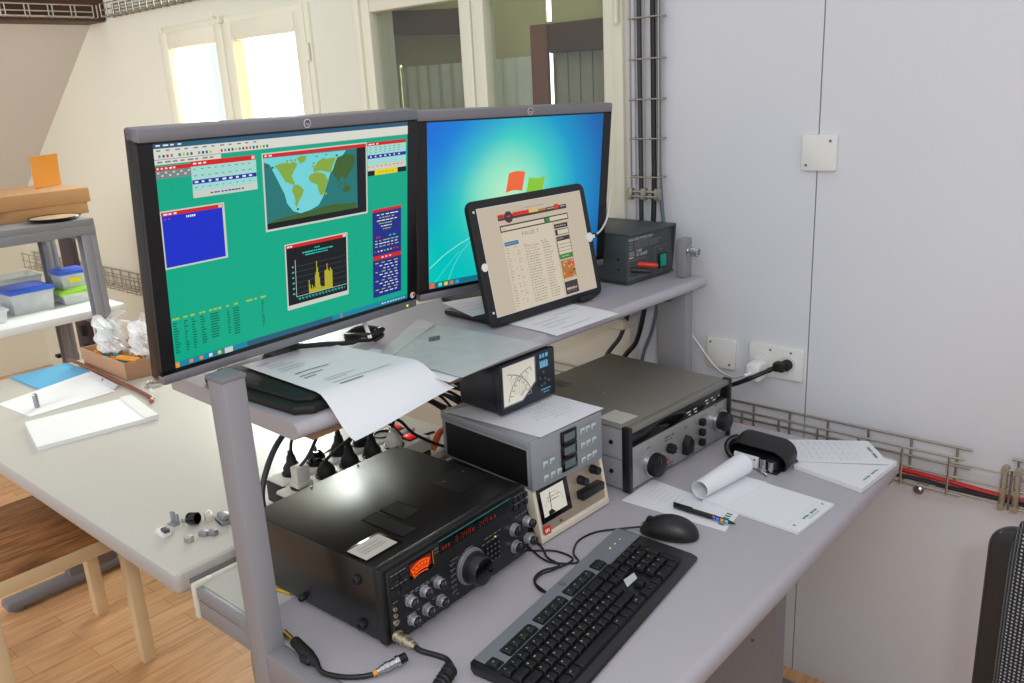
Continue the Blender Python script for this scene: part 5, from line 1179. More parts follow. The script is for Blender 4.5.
# coiled black lead with a white tag
t = thing('coiled_cable', 'coil of black cable with a white tag under the left monitor', 'cable', (-1.30, 1.0, SZ))
pts = []
for k in range(100): a = 2*PI*k/24; pts.append((-1.292+.030*math.cos(a)*(1+.12*math.sin(k*.21)), 1.005+.036*math.sin(a), SZ+.012+.0035*(k/24)+.002*math.sin(k*.7)))
b = B(); b.tube(pts+[(-1.27, .96, SZ+.018), (-1.27, .90, SZ+.03), (-1.30, .84, SZ+.035)], .0048, 8, sm=2); part(b, 'loops', 'cable', t, True)
b = B(); b.box(-.004, .004, -.020, .020, -.0015, .0015, .001, mx=Matrix.Translation((-1.268, .995, SZ+.033)) @ Matrix.Rotation(R(65), 4, 'Z') @ Matrix.Rotation(R(35), 4, 'X')); part(b, 'tag', 'wht', t, True)

# ------------------------------------------------------------------ cream table on the left
TZ = .72
t = thing('side_table', 'large cream-topped table on the left with rounded pale edges', 'table', (-2.15, .97, 0))
b = B(); b.box(-2.965, -1.372, .586, 1.372, TZ-.046, TZ, .015, seg=4); o = part(b, 'tabletop', ['table', 'tedge'], t, True)
for p in o.data.polygons: p.material_index = 0 if p.normal.z > .75 else 1
b = B(); b.box(-1.3745, -1.3708, .612, 1.345, TZ-.046, TZ-.017, .001); part(b, 'edge_band', 'gmetal2', t, True, label='grey end band')
b = B(); b.box(-2.80, -1.50, .92, .96, TZ-.09, TZ-.046, .003); part(b, 'crossbeam', 'gmetal2', t, True)
for x in (-2.83, -1.47):
    b = B(); b.box(x-.025, x+.025, .86, 1.02, .03, TZ-.046, .006); b.box(x-.026, x+.026, .93, .935, .05, TZ-.04, mi=1); part(b, 'leg', ['gmetal2', 'dmetal'], t, True)
    b = B(); b.box(x-.032, x+.032, .66, 1.30, .012, .045, .012); b.cyl((x, .70, 0), (x, .70, .014), .022, n=16); b.cyl((x, 1.26, 0), (x, 1.26, .014), .022, n=16); part(b, 'foot', 'gmetal2', t, True)
# things on it
t = thing('ring_folder', 'light blue plastic folder at the far left corner of the cream table', 'folder', (-2.83, .98, TZ))
f = bil((-2.938, 1.034, TZ+.0055), (-2.700, 1.040, TZ+.0055), (-2.700, .868, TZ+.0045), (-2.948, .862, TZ+.0045))
b = B(); b.sheet(f, 4, 4, .001); part(b, 'cover', 'bfold', t, True)
b = B(); b.sheet(lambda u, v: f(u, v)-V((0, 0, .0032)), 4, 4, .001); part(b, 'back_cover', 'bfold', t, True)
b = B(); b.sheet(lambda u, v: f(.02+.95*u, .03+.94*v)-V((0, 0, .0012)), 2, 2, .0015); part(b, 'sheets', 'paper2', t, True)
f = bil((-2.79, .835, TZ+.0012), (-2.735, 1.045, TZ+.006), (-2.525, .985, TZ+.0012), (-2.49, .752, TZ+.0012), lambda u, v, p: .006*max(0, v-.1)*(1-u)*math.sin(3*u)+.012*(v < .02)*0)
f = bil((-2.700, .742, TZ+.0012), (-2.735, 1.02, TZ+.0135), (-2.505, 1.0, TZ+.0012), (-2.50, .757, TZ+.0012), lambda u, v, p: .003*math.sin(PI*u)*math.sin(PI*v))
b = B(); b.sheet(f, 10, 10, .0006); tag(b.build('blank_sheet', 'paper2'), 'blank white sheet on the cream table overlapping the blue folder', 'paper')
f = bil((-2.69, 1.003, TZ+.0150), (-2.74, 1.028, TZ+.0155), (-2.545, 1.028, TZ+.004), (-2.52, 1.003, TZ+.0035)); b = B(); b.sheet(f, 4, 4, .0006); printed(b, f, [(.2, .8, .5, .02, 1)], .0008); tag(b.build('paper_strip', ['paper', 'grprint']), 'narrow strip of paper along the edge of the blank sheet', 'paper')
t = thing('battery', 'small grey-green cylinder standing on the blank white sheet', 'cylinder', (-2.557, .798, TZ+.0052))
b = B(); b.lathe((0, 0, 0), (0, 0, 1), [(0, .0068), (.001, .0072), (.036, .0072), (.037, .0068)], 20); part(b, 'body', 'parts', t); b = B(); b.lathe((0, 0, .037), (0, 0, 1), [(0, .0066), (.0015, .006), (.0015, .003), (.004, .0027), (.004, 0)], 18); part(b, 'tip', 'chrome', t)
t = thing('paper_pad', 'thick white pad lying on the cream table in front of the blank sheet', 'paper pad', (-2.3, .83, TZ))
f0 = bil((-2.435, .722, 0), (-2.385, .99, 0), (-2.165, .958, 0), (-2.215, .672, 0))
b = B(); b.sheet(lambda u, v: f0(u, v)+V((0, 0, TZ+.012)), 1, 1, .0115); part(b, 'sheets', 'paper2', t, True)
b = B(); b.sheet(lambda u, v: f0(.90+.115*u, -.02+1.04*v)+V((0, 0, TZ+.0155)), 1, 1, .003); b.sheet(lambda u, v: f0(1.0+.015*u, -.02+1.04*v)+V((0, 0, TZ+.015)), 1, 1, .0145); part(b, 'binding', 'wht', t, True)
def bit(name, label, cat, x, y, parts_):
    t = thing(name, label, cat, (x, y, TZ), random.uniform(-30, 30))
    for nm, fn, m in parts_:
        b = B(); fn(b); part(b, nm, m, t)
bit('connector_shell', 'pale grey connector shell at the left of the scattered connectors', 'connector', -1.535, .652, [('body', lambda b: (b.box(-.018, .014, -.010, .010, 0, .011, .002), b.box(-.016, .004, -.0108, -.009, .003, .008)), 'wht'), ('clip', lambda b: b.box(.0, .018, -.006, .006, .010, .018, .002), 'dmetal')])
bit('small_bracket', 'small grey metal bracket standing among the scattered connectors', 'bracket', -1.562, .690, [('plate', lambda b: (b.box(-.012, .012, -.002, .002, 0, .024, .001), b.box(-.012, .012, -.012, .002, 0, .003, .001), b.box(-.004, .004, -.004, .0, .012, .028, .001)), 'parts')])
bit('dust_plug', 'black cylindrical cap lying among the scattered connectors', 'cap', -1.525, .708, [('body', lambda b: b.lathe((-.010, 0, .0125), (1, .3, .1), [(0, .0118), (.002, .0125), (.020, .0125), (.021, .010), (.010, .009), (.010, 0)], 26), 'gloss'), ('pin', lambda b: b.cyl((-.010, 0, .008), (-.026, -.006, .006), .004, n=12), 'parts')])
bit('connector_cube', 'little pale block nearest the table corner', 'connector', -1.468, .668, [('body', lambda b: b.box(-.008, .008, -.006, .006, 0, .013, .0015), 'duct'), ('face', lambda b: b.box(-.006, .006, -.0065, -.005, .002, .010), 'parts')])
bit('connector_pair', 'pair of small grey clips in front of the shelf post', 'connector', -1.462, .702, [('left_shell', lambda b: b.box(-.016, .004, -.007, .007, 0, .010, .003), 'parts'), ('right_shell', lambda b: b.box(.002, .02, -.002, .012, 0, .011, .003), 'gmetal')])
bit('connector_block', 'cream plastic connector block beside the black cap', 'connector', -1.522, .742, [('body', lambda b: b.box(-.014, .014, -.008, .008, 0, .013, .002), 'ductcap'), ('lug', lambda b: b.box(-.004, .004, -.003, .003, .012, .019, .001), 'wht')])
bit('ribbon_connector', 'grey connector hood nearest the post among the scattered connectors', 'connector', -1.485, .752, [('hood', lambda b: (b.box(-.020, .018, -.011, .011, 0, .010, .004), b.box(-.012, .020, -.008, .012, .011, .021, .004)), 'parts'), ('slot', lambda b: b.box(-.012, .016, -.0118, -.010, .003, .007), 'black')])
# cardboard tray with bags and oddments
t = thing('cardboard_tray', 'brown cardboard tray full of small parts and clear bags on the cream table', 'box', (-2.72, 1.14, TZ))
c = [(-2.880, 1.066), (-2.566, 1.066), (-2.548, 1.215), (-2.86, 1.235)]
bt = lambda q, s: V((-2.714+(q[0]+2.714)*s, 1.143+(q[1]-1.143)*s, 0))
b = B()
for k in range(4):
    p0, p1 = c[k], c[(k+1) % 4]; lo0, lo1, hi0, hi1 = bt(p0, .97), bt(p1, .97), bt(p0, 1.02)+V((0, 0, .058)), bt(p1, 1.02)+V((0, 0, .058))
    b.sheet(lambda u, v: (hi0*(1-u)+hi1*u)*(1-v)+(lo0*(1-u)+lo1*u)*v+V((0, 0, TZ+.001)), 1, 1, .004)
b.sheet(lambda u, v: bil(*[(*bt(q, .97)[:2], TZ+.004) for q in c])(u, v), 1, 1, .003)
part(b, 'tray', 'card2', t, True)
spots = [(-2.835+.042*i+random.uniform(-.004, .004), 1.095+.030*j+random.uniform(-.003, .003)) for i in range(6) for j in range(4)]
for k, (x, y) in enumerate(spots):
    z0 = TZ+.006
    tt = thing(['terminal_block', 'cable_clip', 'resistor', 'plug_insert'][k % 4], ['small amber part in the cardboard tray', 'small blue part in the cardboard tray', 'small brown part in the cardboard tray', 'small cream part in the cardboard tray'][k % 4], 'small part', (x, y, z0), random.uniform(-14, 14), ['amber parts in the tray', 'blue parts in the tray', 'brown parts in the tray', 'cream parts in the tray'][k % 4])
    b = B(); m = ['amber', 'cyanp', 'spec', 'ductcap'][k % 4]; L_ = random.uniform(.012, .0175)
    b.box(-L_, L_, -.006, .006, .0, .040-.012*(k % 3), .003); b.cyl((-L_*.5, 0, .03-.01*(k % 3)), (-L_*.5, 0, .044-.012*(k % 3)), .004, n=10); b.cyl((L_*.5, 0, .03-.01*(k % 3)), (L_*.5, 0, .044-.012*(k % 3)), .004, n=10); part(b, 'body', m, tt)
t = thing('plastic_strip_bundle', 'orange plastic strip lying on top of the parts in the cardboard tray', 'small part', (-2.605, 1.1, TZ+.054))
b = B(); b.box(-.05, .045, -.012, .012, .0, .010, .003, mx=Matrix.Rotation(R(12), 4, 'Z')); part(b, 'strip', 'amber', t)
def crumple(name, label, c, sx, sy, sz, seed):
    rnd = random.Random(seed); W_ = [(rnd.uniform(3, 9), rnd.uniform(2, 9), rnd.uniform(0, 6.28), rnd.uniform(.03, .12)) for _ in range(14)]
    def f(u, v):
        a = 2*PI*u; q = 1-v   # q runs from the base up to the gathered, fanned-out top
        rr = (1-.45*q)*(1+.55*max(0, q-.62)*2) ; fold = sum(h*math.sin(p*a*1.0 if 0 else round(p)*a+r_*q*3+o) for p, r_, o, h in W_)*(.5+1.1*q)
        ear = .35*max(0, q-.55)*(math.cos(2*a+seed)+.6*math.cos(3*a))
        return V((sx*(rr+fold)*math.cos(a)+.4*sx*q*math.sin(seed), sy*(rr+fold)*math.sin(a), sz*(1.55*q+ear-.1*abs(fold))))
    b = B(); b.sheet(f, 84, 26, 0); b.sheet(lambda u, v: f(u, 1)*v, 84, 3, 0); b.bm.transform(Matrix.Translation(V(c)))
    return tag(b.build(name, 'bag', None, sharp=26), label, 'bag')
crumple('plastic_bag', 'crumpled clear plastic bag at the left of the cardboard tray', (-2.79, 1.135, TZ+.052), .050, .040, .070, 3)
crumple('plastic_bag', 'crumpled clear plastic bag rising at the back of the cardboard tray', (-2.665, 1.175, TZ+.052), .052, .032, .070, 8)
t = thing('wooden_stick', 'long thin brown stick lying across the cream table beside the tray', 'stick', (-2.6, 1.05, TZ))
b = B(); b.tube([(-2.945, 1.046, TZ+.013), (-2.80, 1.044, TZ+.013), (-2.62, 1.040, TZ+.0085), (-2.45, 1.038, TZ+.006), (-2.34, 1.03, TZ+.006), (-2.315, 1.02, TZ+.006)], .0055, 8); part(b, 'shaft', mat('red_brown_stick', (130, 76, 58), .5), t, True)
b = B(); b.tube([(-2.325, 1.024, TZ+.006), (-2.306, 1.014, TZ+.006)], .0063, 8); part(b, 'tip', mat('dull_red_tip', (190, 90, 80), .5), t, True)
t = thing('storage_box', 'cream cardboard box behind the tray, half hidden by the left monitor', 'box', (-2.80, 1.30, TZ))
b = B(); b.box(-.085, .085, -.05, .05, 0, .075, .003); part(b, 'body', mat('cream_card', (214, 198, 164), .8), t)
b = B(); b.box(-.088, .088, -.053, .053, .058, .078, .003); part(b, 'lid', mat('cream_card_lid', (226, 214, 184), .8), t)
t = thing('round_tin', 'round pale metal tin on the cream table beside the monitor edge', 'tin', (-2.456, 1.10, TZ))
b = B(); b.lathe((0, 0, 0), (0, 0, 1), [(0, .026), (.008, .026), (.010, .024), (.009, .021), (.009, 0)], 30); part(b, 'cap', 'chrome', t)

# power strips with their plugs, behind the shelf
def strip(x, y0, y1, label):
    t = thing('power_strip', label, 'power strip', (x, (y0+y1)/2, TZ), 0)
    b = B(); b.box(x-.029, x+.029, y0, y1, TZ+.022, TZ+.056, .005); part(b, 'housing', 'strip', t, True)
    b = B(); b.box(x-.030, x+.030, y0+.006, y1-.004, TZ, TZ+.024, .003); b.box(x-.0295, x+.0295, y0-.004, y0+.008, TZ+.004, TZ+.05, .002); part(b, 'base', 'black', t, True)
    n = 5
    for k in range(n):
        y = y0+.045+k*.062; b = B(); b.lathe((x, y, TZ+.0562), (0, 0, 1), [(0, .0235), (.0025, .0235), (.003, .021), (-.008, .020), (-.008, 0)], 26); part(b, 'outlet', 'black', t, True)
    b = B(); b.box(x-.018, x+.014, y1-.052, y1-.022, TZ+.0555, TZ+.058, .001, mi=1); b.box(x-.014, x+.010, y1-.049, y1-.025, TZ+.056, TZ+.064, .004); part(b, 'rocker_switch', ['redsw', 'black'], t, True, label='glowing red rocker switch')
    return t
strip(-1.455, .862, 1.232, 'white power strip with a red switch, farther from the black transceiver')
strip(-1.385, .835, 1.215, 'white power strip with a red switch, nearer the black transceiver')
def plug(x, y, m, label, cord, h=.05, flat=False):
    t = thing('mains_plug', label, 'plug', (x, y, TZ+.058))
    b = B()
    if flat: b.box(-.012, .012, -.016, .016, 0, h, .004); b.box(-.015, .015, -.019, .019, 0, .012, .004)
    else: b.lathe((0, 0, 0), (0, 0, 1), [(0, .019), (.012, .019), (.017, .0165), (.024, .0115), (h*.78, .0085), (h*.8, .0065), (h, .0055), (h, 0)], 20)
    part(b, 'body', m, t)
    b = B(); b.tube([V((x, y, TZ+.058+h*.9))]+[V(q) for q in cord], .0036, 8); part(b, 'cord', 'cable' if m != 'strip' else 'dgcable', t, True)
    return t
pz = TZ
plug(-1.455, .907, 'rubber', 'black plug at the near end of the farther power strip', [(-1.45, .92, .86), (-1.43, .985, .905), (-1.40, 1.06, .885), (-1.38, 1.12, .83), (-1.42, 1.2, .76), (-1.44, 1.30, .735)])
plug(-1.455, .969, 'gloss', 'low glossy black plug with a bright ring on the farther power strip', [(-1.48, .985, .80), (-1.54, 1.02, .74), (-1.58, 1.10, .73)], .024)
plug(-1.455, 1.031, 'rubber', 'black plug in the middle of the farther power strip', [(-1.45, 1.035, .87), (-1.44, 1.05, .94), (-1.43, 1.07, .985)], .05)
plug(-1.455, 1.093, 'rubber', 'black plug near the switch of the farther power strip', [(-1.43, 1.12, .88), (-1.40, 1.18, .905), (-1.37, 1.26, .86), (-1.36, 1.33, .76), (-1.36, 1.38, .70), (-1.34, 1.42, .5)])
plug(-1.385, .880, 'strip', 'pale flat plug at the near end of the nearer power strip', [(-1.36, .89, .85), (-1.385, .94, .88), (-1.42, 1.0, .90), (-1.44, 1.05, .92), (-1.44, 1.07, .985)], .045, True)
plug(-1.385, .942, 'rubber', 'squat black plug second along the nearer power strip', [(-1.355, .96, .84), (-1.34, 1.03, .87), (-1.335, 1.1, .86), (-1.345, 1.16, .80), (-1.33, 1.25, .74), (-1.325, 1.33, .735)], .035)
plug(-1.385, 1.004, 'rubber', 'tall black plug in the middle of the nearer power strip', [(-1.36, 1.02, .86), (-1.345, 1.10, .89), (-1.33, 1.2, .87), (-1.325, 1.30, .78), (-1.32, 1.38, .73)], .052)
plug(-1.385, 1.066, 'rubber', 'black plug fourth along the nearer power strip', [(-1.37, 1.09, .86), (-1.35, 1.16, .90), (-1.33, 1.25, .88), (-1.31, 1.34, .80), (-1.30, 1.42, .73)], .05)
plug(-1.385, 1.128, 'strip', 'pale plug beside the red switch of the nearer power strip', [(-1.372, 1.13, .86), (-1.36, 1.15, .92), (-1.355, 1.2, .95), (-1.35, 1.30, .92), (-1.33, 1.40, .80), (-1.31, 1.45, .73)], .042)
t = thing('lead_bundle', 'tangle of black leads with metal connectors behind the grey tuner', 'cable', (-1.30, 1.32, .72))
b = B()
for k in range(7):
    x, y = -1.335+.009*k, 1.21+.022*k; b.tube([(x-.06, y-.14, .99), (x-.05, y-.07, .90+.008*(k % 3)), (x-.02, y, .865-.012*(k % 2)), (x+.03, y+.03, .82), (x+.03, y+.07, .745)], .0042, 7)
part(b, 'leads', 'cable', t, True)
for k, (x, y, zz) in enumerate(((-1.262, 1.225, .845), (-1.268, 1.265, .83), (-1.285, 1.205, .86), (-1.258, 1.245, .80))):
    b = B(); b.lathe((x, y, zz), (.5, .8, -.3), [(0, .006), (.012, .006), (.012, .0085), (.026, .0085), (.026, .006), (.034, .006)], 16); part(b, 'connector', 'chrome', t, True)
b = B(); b.tube([(-1.385, .79, .735), (-1.40, .80, .80), (-1.42, .86, .87), (-1.43, .95, .915), (-1.42, 1.03, .955), (-1.41, 1.06, 1.0)], .0062, 10); tag(b.build('power_lead', 'dgcable'), 'thick dark lead arching from beside the post up under the shelf', 'cable')
b = B(); b.tube([(-1.30, 1.38, .73), (-1.30, 1.30, .76), (-1.34, 1.24, .785), (-1.36, 1.22, .74)], .008, 10); tag(b.build('power_lead', mat('orange_cable', (214, 96, 48), .5)), 'orange lead behind the stack of meters', 'cable')
t = thing('cable_gland', 'orange plastic ring lying beside the power strips near the post', 'ring', (-1.402, .80, TZ))
b = B(); b.lathe((0, 0, 0), (0, 0, 1), [(0, .012), (.004, .013), (.014, .013), (.017, .011), (.017, .006), (.008, .0055), (.008, 0)], 24); part(b, 'ring', 'ocable', t)
b = B(); b.lathe((-.028, .012, 0), (0, 0, 1), [(0, .010), (.012, .011), (.015, .009), (.015, .005), (.006, .0045), (.006, 0)], 22); part(b, 'spare_ring', 'gloss', t)
b = B(); b.tube([(-1.336, .712, .712), (-1.328, .706, .7255), (-1.305, .70, .7255), (-1.285, .695, .7225), (-1.25, .672, .726), (-1.20, .672, .7225), (-1.15, .68, .723)], .0026, 8);
tag(b.build('yellow_lead', 'ycable'), 'thin yellow lead crossing the cable duct behind the post', 'cable')
b = B(); b.tube([(-1.27, .70, .66), (-1.285, .665, .55), (-1.27, .67, .35), (-1.22, .70, .15), (-1.14, .73, .0035), (-1.0, .76, .0035)], .0034, 8); tag(b.build('floor_cable', mat('olive_cable', (150, 146, 118), .5)), 'thin olive cable hanging from the desk duct to the floor', 'cable')

# ------------------------------------------------------------------ wooden stool under the table
t = thing('wooden_stool', 'wooden stool with a brown plank seat pushed under the cream table', 'stool', (-2.41, .665, 0))
b = B(); b.box(-2.615, -2.195, .462, .872, .432, .45, .004); part(b, 'seat', 'seatwood', t, True)
b = B(); b.box(-2.605, -2.20, .858, .876, .392, .432, .002); b.box(-2.605, -2.20, .458, .476, .392, .432, .002); b.box(-2.212, -2.194, .462, .872, .392, .432, .002); b.box(-2.616, -2.598, .462, .872, .392, .432, .002); part(b, 'apron', 'woodend', t, True)
for x, y in ((-2.235, .838), (-2.585, .858), (-2.235, .485), (-2.585, .485)):
    b = B(); b.box(x-.018, x+.018, y-.018, y+.018, 0, .432, .003); part(b, 'leg', 'wood', t, True)

# ------------------------------------------------------------------ rack with boxes at the far left
t = thing('shelf_rack', 'grey steel rack at the far left holding cardboard boxes above a white shelf', 'shelf', (-3.4, .9, 0))
b = B(); b.box(-3.66, -3.06, .1, 1.262, 1.148, 1.172, .003); b.box(-3.078, -3.058, .1, 1.262, 1.118, 1.15, .003); part(b, 'top_board', 'gmetal', t, True)
b = B(); b.box(-3.60, -3.135, .1, 1.345, .808, .838, .004); part(b, 'white_board', 'shelfwhite', t, True, label='white shelf board')
for x, y in ((-3.085, 1.242), (-3.46, 1.242), (-3.085, .12), (-3.46, .12)):
    b = B(); b.box(x-.024, x+.024, y-.004, y+.020, 0, 1.148, .002); b.box(x-.024, x-.018, y-.03, y, 0, 1.148, .001); b.box(x+.018, x+.024, y-.03, y, 0, 1.148, .001); b.cyl((x, y-.0045, 1.13), (x, y-.0055, 1.13), .005, n=12, mi=1); part(b, 'upright', ['gmetal', 'seam'], t, True)
b = B(); b.box(-3.46, -3.08, 1.240, 1.256, 1.09, 1.118, .002); part(b, 'end_rail', 'gmetal', t, True)
b = B(); b.box(-3.46, -3.08, 1.240, 1.256, .778, .808, .002); part(b, 'end_rail', 'gmetal', t, True)
# boxes on the rack top
t = thing('cardboard_box', 'flat brown cardboard box with a flap lying on the rack top', 'box', (-3.40, 1.05, 1.172), 1.5)
b = B(); b.box(-.17, .17, -.40, .27, 0, .048, .002); part(b, 'tray', 'card', t)
b = B(); b.box(-.176, .176, -.41, .282, .040, .092, .004); b.prism([(-.012, -.022), (.026, -.022), (.022, 0), (-.016, 0)], .002, Matrix.Translation((.177, -.06, .046)) @ Matrix(((0, 0, 1, 0), (1, 0, 0, 0), (0, 1, 0, 0), (0, 0, 0, 1)))); part(b, 'lid', 'card', t)
t = thing('envelope', 'orange padded envelope standing on the cardboard box', 'envelope', (-3.385, 1.262, 1.264), 84)
f = lambda u, v: V((-.046+.092*u+.010*(1-v)-.006, .018*(1-v)+.005*math.sin(PI*v), .115-.113*v+.006*u))
b = B(); b.sheet(f, 8, 10, .006); part(b, 'pouch', 'env', t)
b = B(); b.sheet(lambda u, v: f(u, .0+.12*v)+V((0, -.0015, 0)), 6, 2, .0015); part(b, 'flap', 'env', t)
t = thing('round_plate', 'dark-rimmed round plate lying at the front edge of the rack top', 'plate', (-3.140, 1.165, 1.172))
b = B(); b.lathe((0, 0, 0), (0, 0, 1), [(0, .062), (.004, .076), (.012, .085), (.014, .083), (.007, .072), (.005, .0)], 44); part(b, 'rim', 'gloss', t); b = B(); b.lathe((0, 0, .0085), (0, 0, 1), [(0, .074), (.0035, .078), (.004, .076), (.002, 0)], 40); part(b, 'insert', mat('tan_plate', (190, 164, 132), .5), t)
# plastic boxes on the white shelf
def tub(name, label, x, y, w, d, h, z, lid, rz=0, sticker=False, cat='plastic box', taper=.9, fill=None):
    t = thing(name, label, cat, (x, y, z), rz)
    b = B(); lo = [(-w/2*taper, -d/2*taper), (w/2*taper, -d/2*taper), (w/2*taper, d/2*taper), (-w/2*taper, d/2*taper)]; hi = [(-w/2, -d/2), (w/2, -d/2), (w/2, d/2), (-w/2, d/2)]
    for k in range(4):
        a0, a1, c0, c1 = V((*lo[k], 0)), V((*lo[(k+1) % 4], 0)), V((*hi[k], h)), V((*hi[(k+1) % 4], h))
        b.sheet(lambda u, v: (c0*(1-u)+c1*u)*(1-v)+(a0*(1-u)+a1*u)*v, 1, 1, .0015)
    b.sheet(bil(*[(*q, .001) for q in lo]), 1, 1, .0012)
    b.box(-w/2-.004, w/2+.004, -d/2-.004, -d/2, h-.008, h, .001); b.box(-w/2-.004, w/2+.004, d/2, d/2+.004, h-.008, h, .001); b.box(-w/2-.004, -w/2, -d/2, d/2, h-.008, h, .001); b.box(w/2, w/2+.004, -d/2, d/2, h-.008, h, .001)
    part(b, 'tub', 'clearbox', t)
    if lid: b = B(); b.box(-w/2-.007, w/2+.007, -d/2-.007, d/2+.007, h-.004, h+.011, .005); b.box(-w/2+.012, w/2-.012, -d/2+.012, d/2-.012, h+.010, h+.014, .002); part(b, 'lid', lid, t)
    if sticker: b = B(); b.box(w/2*.97, w/2*.985+.0012, -d*.22, d*.2, h*.38, h*.68); part(b, 'label', 'yel', t)
    return t
tub('storage_box', 'large clear plastic box with a blue lid on the white shelf', -3.375, 1.095, .155, .145, .078, .838, 'blid')
tub('storage_box', 'flat clear plastic box with a green lid, lower of two at the shelf end', -3.355, 1.262, .12, .13, .042, .838, 'glid', 0)
tub('storage_box', 'small clear box with a blue lid and yellow sticker on the green lid', -3.375, 1.262, .10, .098, .055, .838+.0562, 'blid', 0, True)
tub('storage_box', 'clear lidless plastic tray behind the large blue-lidded box', -3.545, 1.09, .13, .22, .105, .838, None, 0)
tub('storage_box', 'pale clear plastic box at the left edge of the photo, beside the blue-lidded one', -3.30, .90, .16, .16, .05, .838, None, 0)
for k, (x, y) in enumerate(((-3.335, 1.235), (-3.335, 1.285), (-3.385, 1.26))):
    b = B(); b.box(x-.016, x+.016, y-.01, y+.01, .8405, .858, .004); b.cyl((x, y, .855), (x, y, .862), .005, n=10); tag(b.build('small_parts', ['parts', 'spec'][k % 2]), 'small grey part inside the green-lidded box', 'small part', 'parts in the green-lidded box')
# dim things below the rack
t = thing('hanging_tool', 'orange handle hanging below the rack with a black clamp', 'tool', (-3.64, 1.30, .45))
b = B(); b.tube([(-3.66, 1.30, .86), (-3.655, 1.30, .6), (-3.64, 1.30, .3), (-3.64, 1.30, .02)], .018, 12); part(b, 'handle', 'env', t, True)
b = B(); b.box(-3.70, -3.60, 1.285, 1.325, .55, .575, .006); b.box(-3.72, -3.69, 1.27, 1.31, .545, .56, .004); part(b, 'clamp', 'black', t, True)
t = thing('tool_rail', 'dark upright rail with black hooks behind the rack end', 'rail', (-3.92, 1.48, 0))
b = B(); b.box(-3.98, -3.86, 1.47, 1.50, 0, 1.06, .004); part(b, 'rail', 'purple', t, True)
for k in range(6):
    b = B(); b.box(-3.90, -3.85, 1.445, 1.472, .30+.09*k, .345+.09*k, .006); part(b, 'hook', 'black', t, True)

# ------------------------------------------------------------------ office chair at the right
t = thing('office_chair', 'office chair with a black shell and dotted black fabric at the right edge', 'chair', (.03, 1.16, .03), 4)
def padf(w, h, y0, bulge, z0):
    def f(u, v):
        x = (u-.5)*2; y = (v-.5)*2
        sq = (1-abs(x)**5)**.2 if abs(x) < 1 else 0; s2 = (1-abs(y)**5)**.2 if abs(y) < 1 else 0
        return V((w/2*x*(.82+.18*s2), y0-bulge*(sq*s2)**.8-.02*(1-x*x)*0, z0+h/2*(1-y)*1.0*(1) if 0 else z0+h/2-h/2*y*(.88+.12*sq)))
    return f
b = B(); b.sheet(padf(.425, .51, .022, .060, .458), 36, 36, .01); part(b, 'back_cushion', 'fabric', t)
b = B(); b.prism(ring_rect(.455, .46, .032, 8), .022, Matrix.Translation((-.012, .058, .672)) @ MXZ, 0, .008); part(b, 'back_shell', 'black2', t)
b = B(); b.box(-.04, .04, .03, .05, .32, .60, .008); b.box(-.04, .04, -.2, .05, .36, .375, .004); part(b, 'back_bar', 'black2', t)
b = B(); b.prism(ring_rect(.46, .44, .09, 8), .07, Matrix.Translation((0, -.24, .405)), 0, .025); part(b, 'seat', 'fabric', t)
b = B(); b.cyl((0, -.22, .08), (0, -.22, .40), .025, n=20); part(b, 'gas_column', 'black2', t)
for k in range(5):
    a = 2*PI*k/5+.3; b = B(); b.cyl((0, -.22, .095), (.27*math.cos(a), -.22+.27*math.sin(a), .07), .022, .014); part(b, 'base_arm', 'black2', t)
    b = B(); b.cyl((.27*math.cos(a)-.012, -.22+.27*math.sin(a), .028), (.27*math.cos(a)+.012, -.22+.27*math.sin(a), .028), .028, n=20); part(b, 'castor', 'rubber', t)

# ------------------------------------------------------------------ light
w = bpy.data.worlds.new('daylight'); SC.world = w; w.use_nodes = True
N = w.node_tree.nodes; L = w.node_tree.links
bg = N['Background']; bg.inputs[0].default_value = (.95, .965, 1, 1)
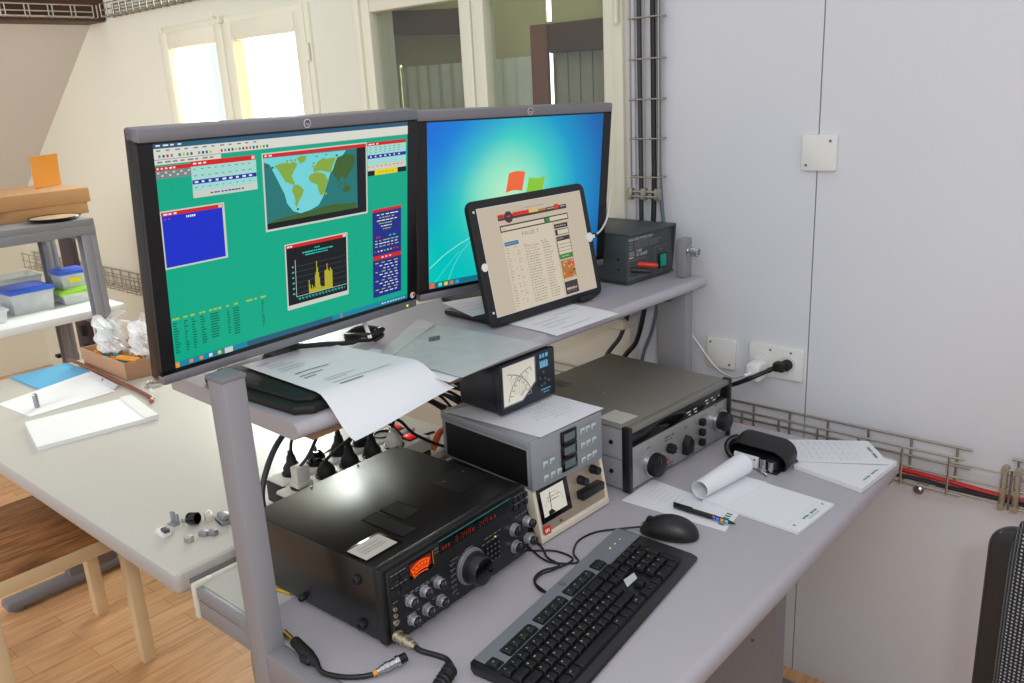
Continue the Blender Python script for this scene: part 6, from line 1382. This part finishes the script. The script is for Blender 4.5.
# an overcast sky that is much brighter low over the yard behind the window wall
tc = N.new('ShaderNodeTexCoord'); sp = N.new('ShaderNodeSeparateXYZ'); L.new(tc.outputs['Generated'], sp.inputs[0])
m1 = N.new('ShaderNodeMapRange'); m1.interpolation_type = 'SMOOTHSTEP'; m1.inputs['From Min'].default_value = .45; m1.inputs['From Max'].default_value = .7; L.new(sp.outputs['Y'], m1.inputs['Value'])
m2 = N.new('ShaderNodeMapRange'); m2.interpolation_type = 'SMOOTHSTEP'; m2.inputs['From Min'].default_value = .42; m2.inputs['From Max'].default_value = .25; L.new(sp.outputs['Z'], m2.inputs['Value'])
ml = N.new('ShaderNodeMath'); ml.operation = 'MULTIPLY'; L.new(m1.outputs[0], ml.inputs[0]); L.new(m2.outputs[0], ml.inputs[1])
ma = N.new('ShaderNodeMath'); ma.operation = 'MULTIPLY_ADD'; ma.inputs[1].default_value = 2.6; ma.inputs[2].default_value = .80; L.new(ml.outputs[0], ma.inputs[0])
L.new(ma.outputs[0], bg.inputs[1])
def area(name, loc, rot, sx, sy, pw, col):
    l = bpy.data.lights.new(name, 'AREA'); l.shape = 'RECTANGLE'; l.size = sx; l.size_y = sy; l.energy = pw; l.color = col
    o = bpy.data.objects.new(name, l); COL.objects.link(o); o.location = loc; o.rotation_euler = rot; return o
area('window_daylight', (-3.75, 2.95, 1.95), (R(-76), 0, R(24)), 1.5, 1.6, 270, (1, .985, .95))
def aim(o, p): o.rotation_euler = (V(p)-o.location).to_track_quat('-Z', 'Y').to_euler()
o = area('side_fill_light', (-2.5, -1.9, 1.75), (0, 0, 0), 1.0, 1.1, 24, (1, .985, .96)); aim(o, (-3.9, .7, 1.25)); o.data.spread = R(95)  # added fill towards the rack and slope, no window stands here
area('overhead_fill_light', (.2, -.4, 2.42), (R(12), 0, 0), 1.2, .5, 10, (1, .98, .95))  # soft overhead fill added for the room, not a real fitting
o = area('camera_flash', (.10, -.03, 1.66), (0, 0, 0), .07, .05, 5.5, (.97, .98, 1)); aim(o, (-.9, 1.15, .85))

# ------------------------------------------------------------------ camera
cd = bpy.data.cameras.new('camera'); cam = bpy.data.objects.new('camera', cd); COL.objects.link(cam); SC.camera = cam
cd.sensor_fit = 'HORIZONTAL'; cd.sensor_width = 36; cd.lens = 850/1024*36; cd.clip_start = .02; cd.clip_end = 60
RC = Matrix(((0.753154, 0.655818, -0.051597), (-0.150512, 0.248141, 0.956960), (0.640394, -0.712972, 0.285596))).transposed()          # camera axes in the room
cam.matrix_world = Matrix.Translation((0, 0, 1.53)) @ RC.to_4x4()
SC.view_settings.view_transform = 'Standard'; SC.view_settings.look = 'None'; SC.view_settings.gamma = 1; SC.view_settings.exposure = 0
SC.view_settings.use_curve_mapping = False
SC.cycles.max_bounces = 8; SC.cycles.diffuse_bounces = 4; SC.cycles.transparent_max_bounces = 16
SC.cycles.caustics_reflective = False; SC.cycles.caustics_refractive = False; SC.cycles.sample_clamp_indirect = 6
